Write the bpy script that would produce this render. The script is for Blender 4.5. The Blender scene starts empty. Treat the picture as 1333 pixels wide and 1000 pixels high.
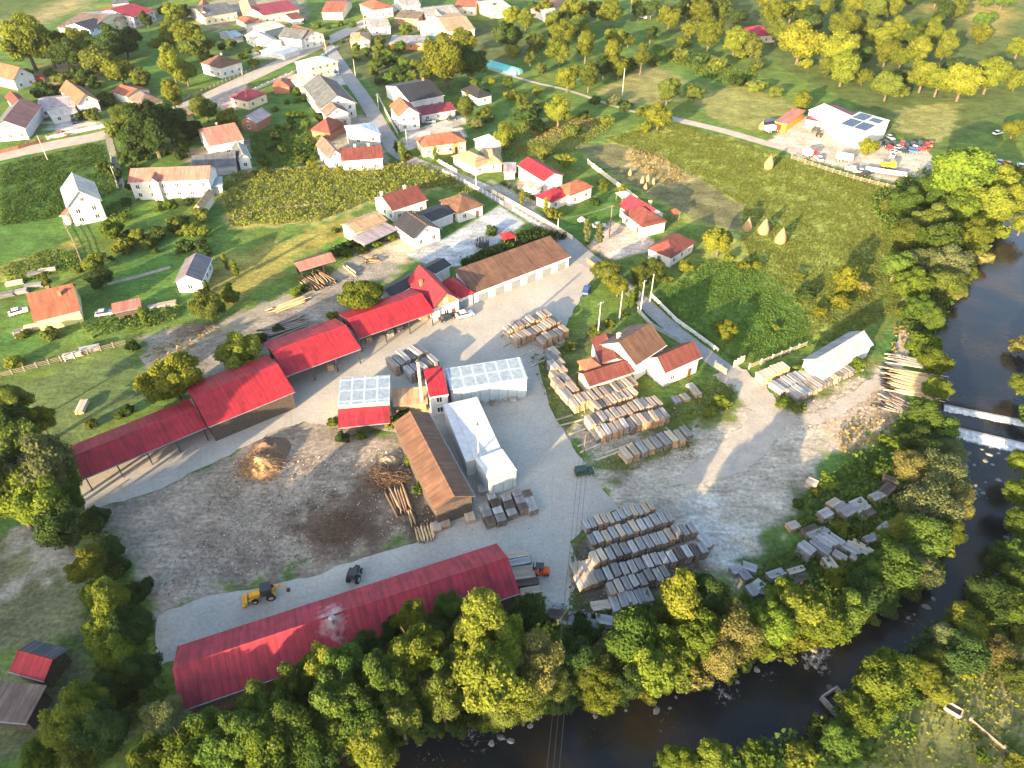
import bpy, bmesh, math, random
import numpy as np
from mathutils import Vector, Matrix
random.seed(7); RNG = np.random.default_rng(7)
SC = bpy.context.scene
COL = SC.collection
# ---------------------------------------------------------------- camera
F = 918.0; PITCH = math.radians(40.0); CAMH = 100.0
SP, CP = math.sin(PITCH), math.cos(PITCH)
def G(px, py, z=0.0):
    """photo pixel -> world point at height z"""
    u = (px - 666.5) / F; v = (py - 500.0) / F
    d = Vector((u, CP - v * SP, -SP - v * CP))
    t = (z - CAMH) / d.z
    return Vector((d.x * t, d.y * t, z))
def project(p):
    x, y, z = p[0], p[1], p[2] - CAMH
    dep = y * CP - z * SP
    return (666.5 + F * x / dep, 500 + F * (-(y * SP + z * CP)) / dep)
def depth_of(p):
    return p[1] * CP - (p[2] - CAMH) * SP
cam_d = bpy.data.cameras.new("camera"); cam = bpy.data.objects.new("camera", cam_d); COL.objects.link(cam)
cam.location = (0, 0, CAMH); cam.rotation_euler = (math.radians(90) - PITCH, 0, 0)
cam_d.sensor_width = 36; cam_d.lens = 36 * F / 1333.0; cam_d.clip_end = 9000; cam_d.clip_start = 1
SC.camera = cam
# ---------------------------------------------------------------- light
SUN_EL = math.radians(11.5); AZ = math.radians(34.0)      # shadows run towards +Y rotated AZ to +X
SDIR = Vector((math.sin(AZ), math.cos(AZ), 0))
w = bpy.data.worlds.new("World"); SC.world = w; w.use_nodes = True
nt = w.node_tree; bg = nt.nodes['Background']
sky = nt.nodes.new('ShaderNodeTexSky'); sky.sky_type = 'NISHITA'; sky.sun_disc = False
sky.sun_elevation = SUN_EL; sky.sun_rotation = AZ + math.pi; sky.air_density = 0.9; sky.dust_density = 2.0; sky.ozone_density = 0.8
nt.links.new(sky.outputs[0], bg.inputs[0]); bg.inputs[1].default_value = 0.14
sl = bpy.data.lights.new("sun", 'SUN'); sl.energy = 4.8; sl.angle = math.radians(0.5); sl.color = (1.0, 0.75, 0.45)
so = bpy.data.objects.new("sun", sl); COL.objects.link(so)
ldir = Vector((SDIR.x * math.cos(SUN_EL), SDIR.y * math.cos(SUN_EL), -math.sin(SUN_EL)))
so.rotation_euler = ldir.to_track_quat('-Z', 'Y').to_euler(); so.location = (-50, -80, 150)
SC.view_settings.view_transform = 'Standard'; SC.view_settings.look = 'None'
SC.view_settings.exposure = 2.4; SC.view_settings.gamma = 1.0
# ---------------------------------------------------------------- materials
MATS = {}
def mat(name, c1, c2=None, scale=1.0, rough=0.85, rnd=0.0, bump=0.0, bscale=8.0, stripes=None, detail=4.0, spec=0.3, metal=0.0):
    """procedural paint: noise mix of two colours, per object brightness, optional ribs / courses"""
    if name in MATS: return MATS[name]
    m = bpy.data.materials.new(name); m.use_nodes = True; t = m.node_tree; L = t.links; N = t.nodes
    b = N['Principled BSDF']; b.inputs['Roughness'].default_value = rough
    b.inputs['Specular IOR Level'].default_value = spec; b.inputs['Metallic'].default_value = metal
    tc = N.new('ShaderNodeTexCoord')
    nz = N.new('ShaderNodeTexNoise'); nz.inputs['Scale'].default_value = scale; nz.inputs['Detail'].default_value = detail
    L.new(tc.outputs['Object'], nz.inputs['Vector'])
    rp = N.new('ShaderNodeValToRGB'); rp.color_ramp.elements[0].position = 0.32; rp.color_ramp.elements[1].position = 0.68
    c2 = c2 or tuple(x * 0.75 for x in c1)
    rp.color_ramp.elements[0].color = (*c2, 1); rp.color_ramp.elements[1].color = (*c1, 1)
    L.new(nz.outputs['Fac'], rp.inputs['Fac']); col = rp.outputs['Color']
    if rnd:
        oi = N.new('ShaderNodeObjectInfo'); mr = N.new('ShaderNodeMapRange')
        mr.inputs['To Min'].default_value = 1 - rnd; mr.inputs['To Max'].default_value = 1 + rnd
        L.new(oi.outputs['Random'], mr.inputs['Value'])
        hs = N.new('ShaderNodeHueSaturation'); L.new(mr.outputs[0], hs.inputs['Value']); L.new(col, hs.inputs['Color']); col = hs.outputs['Color']
    hgt = None
    if stripes:
        for (axis, per, depth) in stripes:
            sp = N.new('ShaderNodeSeparateXYZ'); L.new(tc.outputs['Object'], sp.inputs[0])
            mu = N.new('ShaderNodeMath'); mu.operation = 'MULTIPLY'; mu.inputs[1].default_value = 1.0 / per; L.new(sp.outputs[axis], mu.inputs[0])
            fr = N.new('ShaderNodeMath'); fr.operation = 'FRACT'; L.new(mu.outputs[0], fr.inputs[0])
            pw = N.new('ShaderNodeMath'); pw.operation = 'COMPARE'; pw.inputs[1].default_value = 0.5; pw.inputs[2].default_value = 0.42; L.new(fr.outputs[0], pw.inputs[0])
            mx = N.new('ShaderNodeMix'); mx.data_type = 'RGBA'; mx.blend_type = 'MULTIPLY'; mx.inputs[0].default_value = 1
            m2 = N.new('ShaderNodeMapRange'); m2.inputs['To Min'].default_value = 1 - depth; L.new(pw.outputs[0], m2.inputs['Value'])
            L.new(col, mx.inputs[6]); L.new(m2.outputs[0], mx.inputs[7]); col = mx.outputs[2]
            hgt = pw.outputs[0]
    L.new(col, b.inputs['Base Color'])
    if bump or hgt is not None:
        bp = N.new('ShaderNodeBump'); bp.inputs['Strength'].default_value = max(bump, 0.25); bp.inputs['Distance'].default_value = 0.05
        if hgt is None:
            n2 = N.new('ShaderNodeTexNoise'); n2.inputs['Scale'].default_value = bscale; n2.inputs['Detail'].default_value = 5
            L.new(tc.outputs['Object'], n2.inputs['Vector']); hgt = n2.outputs['Fac']
        L.new(hgt, bp.inputs['Height']); L.new(bp.outputs[0], b.inputs['Normal'])
    MATS[name] = m; return m
def streak(name, *a, **k):
    """weathered roof: run-off streaks down the slope and sheet to sheet tone changes"""
    m = mat(name, *a, **k); t = m.node_tree; L = t.links; N = t.nodes; b = N['Principled BSDF']; src = b.inputs['Base Color'].links[0].from_socket
    tc = N.new('ShaderNodeTexCoord'); mp = N.new('ShaderNodeMapping'); mp.inputs['Scale'].default_value = (1.6, .16, .16); L.new(tc.outputs['Object'], mp.inputs[0])
    n1 = N.new('ShaderNodeTexNoise'); n1.inputs['Scale'].default_value = 1; n1.inputs['Detail'].default_value = 6; n1.inputs['Roughness'].default_value = .7; L.new(mp.outputs[0], n1.inputs['Vector'])
    q = N.new('ShaderNodeMapRange'); q.inputs['From Min'].default_value = .3; q.inputs['From Max'].default_value = .7; q.inputs['To Min'].default_value = .58; q.inputs['To Max'].default_value = 1.3; L.new(n1.outputs['Fac'], q.inputs['Value'])
    sx = N.new('ShaderNodeSeparateXYZ'); L.new(tc.outputs['Object'], sx.inputs[0]); fl = N.new('ShaderNodeMath'); fl.operation = 'FLOOR'; L.new(sx.outputs[0], fl.inputs[0])
    wn = N.new('ShaderNodeTexWhiteNoise'); wn.noise_dimensions = '1D'; L.new(fl.outputs[0], wn.inputs['W']); q2 = N.new('ShaderNodeMapRange'); q2.inputs['To Min'].default_value = .9; q2.inputs['To Max'].default_value = 1.08; L.new(wn.outputs['Value'], q2.inputs['Value'])
    mu = N.new('ShaderNodeMath'); mu.operation = 'MULTIPLY'; L.new(q.outputs[0], mu.inputs[0]); L.new(q2.outputs[0], mu.inputs[1])
    v = N.new('ShaderNodeVectorMath'); v.operation = 'SCALE'; L.new(src, v.inputs[0]); L.new(mu.outputs[0], v.inputs['Scale']); L.new(v.outputs[0], b.inputs['Base Color']); return m
def roofmat(name, c, k=0.72, rough=0.6, rib=0.5, d=0.22, extra=None):
    return streak(name, c, tuple(x * k for x in c), 0.5, rough, 0.0, 0.2, stripes=[(0, rib, d)] + ([(1, extra, d)] if extra else []), spec=0.35)
roofmat('roof_red', (.36, .018, .030), .66, .68, .9, .22)
roofmat('roof_red_dark', (.32, .024, .042), .66, .7, 1.0, .2)
roofmat('roof_orange', (.31, .105, .06), .7, .8, .4, .22, .45)
roofmat('roof_redtile', (.165, .046, .036), .7, .75, .4, .22, .45)
roofmat('roof_maroon', (.22, .03, .045), .75, .6, .5, .2)
roofmat('roof_brown', (.165, .085, .052), .65, .75, .4, .22, .45)
roofmat('roof_tan', (.42, .27, .16), .7, .8, .6, .22)
roofmat('roof_pink', (.42, .17, .13), .75, .8, .4, .18, .45)
roofmat('roof_grey', (.30, .29, .28), .7, .8, .9, .2)
roofmat('roof_pale', (.50, .46, .40), .75, .8, 1.0, .15)
roofmat('roof_white', (.62, .62, .60), .86, .55, 1.1, .1)
roofmat('roof_black', (.030, .030, .036), .7, .6, .5, .3)
roofmat('roof_purple', (.16, .135, .15), .75, .6, .5, .2)
roofmat('roof_slate', (.11, .12, .13), .6, .8, .9, .3)
roofmat('roof_lilac', (.34, .29, .31), .75, .7, .6, .15)
roofmat('roof_bluegrey', (.32, .38, .42), .75, .6, .6, .15)
roofmat('roof_oldbrown', (.17, .125, .105), .55, .85, 1.0, .3)
mat('wall_white', (.60, .59, .565), (.48, .465, .44), .8, .9)
mat('wall_cream', (.68, .58, .40), (.56, .48, .34), .8, .9)
mat('wall_yellow', (.72, .60, .26), (.62, .52, .24), .8, .9)
mat('wall_grey', (.40, .40, .39), (.30, .30, .29), .9, .9)
mat('wall_orange', (.62, .21, .06), (.5, .17, .05), .8, .9)
mat('wall_brick', (.36, .16, .10), (.25, .11, .07), 2.0, .9)
mat('wall_blue', (.45, .56, .66), (.36, .46, .56), .8, .9)
mat('wall_teal', (.10, .42, .44), (.08, .34, .36), .8, .8)
mat('plank_dark', (.10, .075, .06), (.05, .04, .035), 3.0, .9, stripes=[(0, .28, .45)])
mat('plank_tan', (.36, .22, .11), (.26, .15, .08), 3.0, .9, stripes=[(0, .28, .35)])
mat('panel_film', (.235, .285, .33), (.15, .19, .235), 1.2, .4, stripes=[(0, 2.6, -.55), (1, 3.2, -.45)], spec=.5)
mat('sheet_film', (.50, .50, .51), (.38, .385, .40), 1.2, .4, stripes=[(0, 2.0, .14)], spec=.5)
mat('wall_film', (.44, .49, .50), (.34, .38, .39), 1.0, .5, stripes=[(0, 2.0, .25)])
mat('window_white', (.72, .72, .70), rough=.5)
mat('glass_dark', (.030, .036, .045), (.02, .024, .03), 1, .12, spec=.6)
mat('door_brown', (.14, .07, .04), rough=.6)
mat('metal_grey', (.30, .31, .32), rough=.5, metal=.3)
mat('metal_dark', (.045, .045, .05), rough=.5)
mat('concrete_pole', (.46, .43, .38), (.36, .33, .29), 2, .9)
mat('wood_pole', (.20, .15, .11), (.14, .10, .07), 2, .9)
mat('chimney_beige', (.56, .44, .28), (.46, .36, .23), 1, .7)
mat('chimney_brick', (.40, .17, .11), (.3, .13, .08), 3, .9)
mat('rubber', (.018, .018, .018), rough=.8)
mat('yellow_paint', (.70, .34, .02), (.55, .26, .02), 1.5, .45)
mat('orange_paint', (.62, .10, .02), (.5, .08, .02), 1.5, .45)
mat('red_paint', (.50, .03, .03), (.4, .03, .03), 1.5, .4)
mat('green_paint', (.03, .08, .05), (.02, .05, .035), 1.5, .5)
mat('white_paint', (.76, .76, .75), (.70, .70, .69), 1.5, .3)
mat('blue_paint', (.04, .12, .36), (.03, .09, .28), 1.5, .3)
mat('dark_paint', (.03, .035, .05), (.02, .025, .04), 1.5, .3)
mat('silver_paint', (.40, .41, .43), (.34, .35, .37), 1.5, .3)
mat('lamp_clear', (.7, .7, .66), rough=.2)
mat('wood_fresh', (.37, .315, .27), (.25, .21, .18), 1.6, .9, rnd=.25, stripes=[(0, .25, .22)])
mat('wood_fresh_end', (.50, .29, .145), (.34, .19, .095), 2.2, .9, rnd=.2, stripes=[(2, .22, .35)])
mat('wood_grey', (.36, .35, .345), (.20, .195, .195), 1.6, .9, rnd=.4, stripes=[(0, .25, .25)])
mat('wood_grey_end', (.26, .20, .155), (.13, .10, .08), 2.2, .9, rnd=.4, stripes=[(2, .22, .4)])
mat('wood_pale', (.52, .44, .34), (.34, .28, .21), 1.6, .9, rnd=.25, stripes=[(0, .25, .25)])
mat('wood_dark', (.13, .10, .085), (.06, .048, .04), 1.6, .9, rnd=.3, stripes=[(0, .23, .4)])
mat('log_bark', (.30, .20, .12), (.16, .105, .065), 2.5, .9, rnd=.35)
mat('log_pale', (.58, .42, .24), (.42, .28, .15), 2.0, .9, rnd=.25)
mat('log_grey', (.34, .30, .26), (.2, .17, .15), 2.0, .9, rnd=.3)
mat('hay', (.34, .22, .115), (.24, .155, .08), 3.0, 1.0, rnd=.15, bump=.8, bscale=6)
mat('woodchips', (.38, .235, .115), (.22, .135, .07), 2.5, 1.0, bump=1, bscale=5)
mat('twigs', (.20, .125, .08), (.09, .06, .045), 4, 1.0)
mat('soil_heap', (.34, .27, .18), (.24, .19, .13), 1, 1.0, bump=.6, bscale=6)
mat('rock', (.24, .225, .21), (.11, .105, .10), 1.5, .9, rnd=.3, bump=.5, bscale=4)
mat('bark', (.13, .095, .07), (.08, .06, .045), 4, .95)
mat('fence_wood', (.27, .22, .17), (.18, .145, .11), 3, .9)
mat('tarp_teal', (.12, .44, .44), (.10, .36, .36), 1, .5)
mat('solar_cell', (.022, .026, .045), (.015, .018, .03), 1, .2, stripes=[(0, 1.0, -1.5), (1, 1.7, -1.5)], spec=.3)
mat('tarp_dark', (.03, .035, .06), (.02, .025, .04), 1, .6)
def leafmat(name, c1, c2):
    if name in MATS: return MATS[name]
    m = bpy.data.materials.new(name); m.use_nodes = True; t = m.node_tree; L = t.links; N = t.nodes
    out = N['Material Output']; N.remove(N['Principled BSDF'])
    tc = N.new('ShaderNodeTexCoord'); nz = N.new('ShaderNodeTexNoise'); nz.inputs['Scale'].default_value = 2.2; nz.inputs['Detail'].default_value = 3
    L.new(tc.outputs['Object'], nz.inputs['Vector'])
    rp = N.new('ShaderNodeValToRGB'); rp.color_ramp.elements[0].position = .35; rp.color_ramp.elements[1].position = .65
    rp.color_ramp.elements[0].color = (*c2, 1); rp.color_ramp.elements[1].color = (*c1, 1); L.new(nz.outputs['Fac'], rp.inputs['Fac'])
    oi = N.new('ShaderNodeObjectInfo'); hs = N.new('ShaderNodeHueSaturation')
    mr = N.new('ShaderNodeMapRange'); mr.inputs['To Min'].default_value = .490; mr.inputs['To Max'].default_value = .512
    L.new(oi.outputs['Random'], mr.inputs['Value']); L.new(mr.outputs[0], hs.inputs['Hue'])
    mv = N.new('ShaderNodeMath'); mv.operation = 'MULTIPLY'; mv.inputs[1].default_value = 7.31; L.new(oi.outputs['Random'], mv.inputs[0])
    fr = N.new('ShaderNodeMath'); fr.operation = 'FRACT'; L.new(mv.outputs[0], fr.inputs[0])
    m2 = N.new('ShaderNodeMapRange'); m2.inputs['To Min'].default_value = .75; m2.inputs['To Max'].default_value = 1.25
    L.new(fr.outputs[0], m2.inputs['Value']); L.new(m2.outputs[0], hs.inputs['Value'])
    L.new(rp.outputs['Color'], hs.inputs['Color'])
    d = N.new('ShaderNodeBsdfDiffuse'); tr = N.new('ShaderNodeBsdfTranslucent'); mx = N.new('ShaderNodeMixShader'); mx.inputs[0].default_value = .48
    L.new(hs.outputs[0], d.inputs[0]); L.new(hs.outputs[0], tr.inputs[0]); L.new(d.outputs[0], mx.inputs[1]); L.new(tr.outputs[0], mx.inputs[2])
    L.new(mx.outputs[0], out.inputs[0]); MATS[name] = m; return m
leafmat('leaf_green', (.105, .160, .030), (.068, .112, .024))
leafmat('leaf_dark', (.062, .100, .028), (.042, .072, .022))
leafmat('leaf_olive', (.138, .168, .034), (.095, .122, .028))
leafmat('leaf_yellow', (.182, .208, .030), (.125, .152, .025))
leafmat('leaf_bright', (.150, .200, .028), (.098, .145, .022))
leafmat('leaf_grey', (.177, .198, .085), (.120, .149, .059))
leafmat('leaf_peach', (.215, .200, .070), (.155, .150, .048))
leafmat('leaf_gold', (.205, .218, .028), (.140, .160, .024))
leafmat('leaf_corn', (.235, .255, .050), (.155, .185, .038))
leafmat('leaf_grass', (.215, .240, .045), (.150, .185, .036))
leafmat('leaf_dry', (.324, .252, .102), (.204, .174, .060))
# ---------------------------------------------------------------- object helpers
def link(o, parent=None):
    COL.objects.link(o)
    if parent is not None: o.parent = parent
    return o
def tag(o, label=None, cat=None, group=None, kind=None):
    if label: o['label'] = label
    if cat: o['category'] = cat
    if group: o['group'] = group
    if kind: o['kind'] = kind
    return o
def empty(name, loc, rz=0.0):
    o = bpy.data.objects.new(name, None); COL.objects.link(o); o.location = loc; o.rotation_euler = (0, 0, rz); o.empty_display_size = .5
    return o
class MB:
    """collects verts / faces with material indices"""
    def __init__(s): s.v = []; s.f = []; s.m = []
    def quad(s, pts, mi=0):
        n = len(s.v); s.v += [tuple(p) for p in pts]; s.f.append(tuple(range(n, n + len(pts)))); s.m.append(mi)
    def box(s, x0, x1, y0, y1, z0, z1, mi=0, M=None):
        c = [(x0, y0, z0), (x1, y0, z0), (x1, y1, z0), (x0, y1, z0), (x0, y0, z1), (x1, y0, z1), (x1, y1, z1), (x0, y1, z1)]
        if M is not None: c = [tuple(M @ Vector(p)) for p in c]
        n = len(s.v); s.v += c
        for q in ((0, 3, 2, 1), (4, 5, 6, 7), (0, 1, 5, 4), (1, 2, 6, 5), (2, 3, 7, 6), (3, 0, 4, 7)):
            s.f.append(tuple(n + i for i in q)); s.m.append(mi)
    def prism(s, poly, axis, a0, a1, mi=0, mis=None):
        """extrude 2-D poly along axis 'x','y','z'"""
        def P(p, a):
            return (a, p[0], p[1]) if axis == 'x' else (p[0], a, p[1]) if axis == 'y' else (p[0], p[1], a)
        n = len(s.v); k = len(poly); s.v += [P(p, a0) for p in poly] + [P(p, a1) for p in poly]
        s.f.append(tuple(range(n + k - 1, n - 1, -1))); s.m.append(mi)
        s.f.append(tuple(range(n + k, n + 2 * k))); s.m.append(mi)
        for i in range(k):
            j = (i + 1) % k; s.f.append((n + i, n + j, n + k + j, n + k + i)); s.m.append(mis[i] if mis else mi)
    def tube(s, p0, p1, r0, r1=None, n=8, mi=0, caps=True):
        r1 = r0 if r1 is None else r1
        p0 = Vector(p0); p1 = Vector(p1); d = (p1 - p0).normalized()
        a = d.orthogonal().normalized(); b = d.cross(a); k = len(s.v)
        for p, r in ((p0, r0), (p1, r1)):
            for i in range(n):
                t = 2 * math.pi * i / n; s.v.append(tuple(p + a * (r * math.cos(t)) + b * (r * math.sin(t))))
        for i in range(n):
            j = (i + 1) % n; s.f.append((k + i, k + j, k + n + j, k + n + i)); s.m.append(mi)
        if caps:
            s.f.append(tuple(k + i for i in range(n - 1, -1, -1))); s.m.append(mi); s.f.append(tuple(k + n + i for i in range(n))); s.m.append(mi)
    def lathe(s, prof, n=12, mi=0, jit=0.0):
        k = len(s.v)
        for (r, z) in prof:
            for i in range(n):
                t = 2 * math.pi * i / n; q = r * (1 + random.uniform(-jit, jit)); s.v.append((q * math.cos(t), q * math.sin(t), z))
        for a in range(len(prof) - 1):
            for i in range(n):
                j = (i + 1) % n; s.f.append((k + a * n + i, k + a * n + j, k + (a + 1) * n + j, k + (a + 1) * n + i)); s.m.append(mi)
        s.f.append(tuple(k + (len(prof) - 1) * n + i for i in range(n))); s.m.append(mi)
    def mesh(s, name, mats, smooth=False):
        me = bpy.data.meshes.new(name); me.from_pydata(s.v, [], s.f)
        for m in mats: me.materials.append(MATS[m])
        me.polygons.foreach_set('material_index', s.m)
        bm = bmesh.new(); bm.from_mesh(me); bmesh.ops.recalc_face_normals(bm, faces=bm.faces); bm.to_mesh(me); bm.free()
        if smooth: me.polygons.foreach_set('use_smooth', [True] * len(me.polygons))
        return me
    def obj(s, name, mats, parent=None, M=None, smooth=False):
        if isinstance(mats, str): mats = [mats]
        o = bpy.data.objects.new(name, s.mesh(name, mats, smooth)); link(o, parent)
        if M is not None: o.matrix_local = M
        return o
def inst(name, me, parent=None, loc=(0, 0, 0), rz=0.0, sc=(1, 1, 1)):
    o = bpy.data.objects.new(name, me); link(o, parent); o.location = loc; o.rotation_euler = (0, 0, rz); o.scale = sc
    return o
def copy_tree(o, parent=None):
    c = o.copy(); COL.objects.link(c)
    if parent is not None: c.parent = parent
    for ch in o.children: copy_tree(ch, c)
    return c
ORD = ['first', 'second', 'third', 'fourth', 'fifth', 'sixth', 'seventh', 'eighth', 'ninth', 'tenth', 'eleventh', 'twelfth', 'thirteenth', 'fourteenth', 'fifteenth', 'sixteenth', 'seventeenth', 'eighteenth', 'nineteenth', 'twentieth']
def nth(i):
    if i < 20: return ORD[i]
    k = i + 1; sfx = 'th' if 10 <= k % 100 <= 20 else {1: 'st', 2: 'nd', 3: 'rd'}.get(k % 10, 'th')
    return '%d%s' % (k, sfx)
def height_for(base, top_y):
    lo, hi = 0.0, 60.0
    for _ in range(40):
        m = (lo + hi) / 2
        if project((base.x, base.y, m))[1] > top_y: lo = m
        else: hi = m
    return lo
def raw_mesh(name, V, Q, mats, midx=None, smooth=False):
    """numpy verts (n,3) and quads (m,4) -> mesh"""
    me = bpy.data.meshes.new(name); n = len(V); m = len(Q); k = Q.shape[1]
    me.vertices.add(n); me.vertices.foreach_set('co', np.ascontiguousarray(V, dtype=np.float32).ravel())
    me.loops.add(m * k); me.loops.foreach_set('vertex_index', np.ascontiguousarray(Q, dtype=np.int32).ravel())
    me.polygons.add(m); me.polygons.foreach_set('loop_start', np.arange(0, m * k, k, dtype=np.int32)); me.polygons.foreach_set('loop_total', np.full(m, k, dtype=np.int32))
    for a in mats: me.materials.append(MATS[a])
    if midx is not None: me.polygons.foreach_set('material_index', midx.astype(np.int32))
    if smooth: me.polygons.foreach_set('use_smooth', np.ones(m, dtype=bool))
    me.update(); me.validate(); return me
def inpoly(X, Y, poly):
    res = np.zeros(X.shape, dtype=bool); n = len(poly)
    for i in range(n):
        x0, y0 = poly[i]; x1, y1 = poly[(i + 1) % n]
        if y0 == y1: continue
        c = ((y0 > Y) != (y1 > Y)) & (X < (x1 - x0) * (Y - y0) / (y1 - y0) + x0); res ^= c
    return res
def polydist(X, Y, poly, closed=True):
    D = np.full(X.shape, 1e9); n = len(poly)
    for i in range(n if closed else n - 1):
        x0, y0 = poly[i]; x1, y1 = poly[(i + 1) % n]; dx, dy = x1 - x0, y1 - y0; l2 = dx * dx + dy * dy + 1e-9
        t = np.clip(((X - x0) * dx + (Y - y0) * dy) / l2, 0, 1); D = np.minimum(D, np.hypot(X - x0 - t * dx, Y - y0 - t * dy))
    return D
def PX(pts, z=0.0): return [(G(x, y, z).x, G(x, y, z).y) for x, y in pts]
def vnoise(X, Y, s, seed=0):
    """cheap smooth value noise in [0,1]"""
    r = np.random.default_rng(seed); T = r.random((64, 64)); x = X / s; y = Y / s
    i = np.floor(x).astype(int); j = np.floor(y).astype(int); fx = x - i; fy = y - j; fx = fx * fx * (3 - 2 * fx); fy = fy * fy * (3 - 2 * fy)
    g = lambda a, b: T[a % 64, b % 64]
    return (g(i, j) * (1 - fx) + g(i + 1, j) * fx) * (1 - fy) + (g(i, j + 1) * (1 - fx) + g(i + 1, j + 1) * fx) * fy
# ================================================================ THE SETTING
CONCRETE = [(100,628),(245,520),(350,470),(455,415),(560,370),(742,328),(778,336),(772,362),(754,392),(738,420),(733,450),(700,470),(716,530),(738,568),(772,622),(804,662),(760,690),(744,706),(752,745),(740,790),(700,805),(680,775),(650,715),(420,800),(205,868),(203,803),(270,776),(340,764),(400,752),(470,728),(540,708),(565,690),(575,650),(560,600),(530,566),(470,553),(430,556),(395,550),(350,565),(300,592),(200,640),(112,667)]
RIVER = [(1420,205),(1345,270),(1300,310),(1262,365),(1235,410),(1222,450),(1226,510),(1236,560),(1250,610),(1248,660),(1222,720),(1190,755),(1140,800),(1110,825),(1040,842),(985,868),(900,890),(800,905),(740,915),(640,925),(560,945),(490,975),(430,1010),(330,1060),(420,1140),(600,1100),(800,1015),(870,990),(930,970),(1000,958),(1060,945),(1100,925),(1115,870),(1180,850),(1225,800),(1275,770),(1305,700),(1312,640),(1325,590),(1328,500),(1340,430),(1400,350),(1500,250)]
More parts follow.
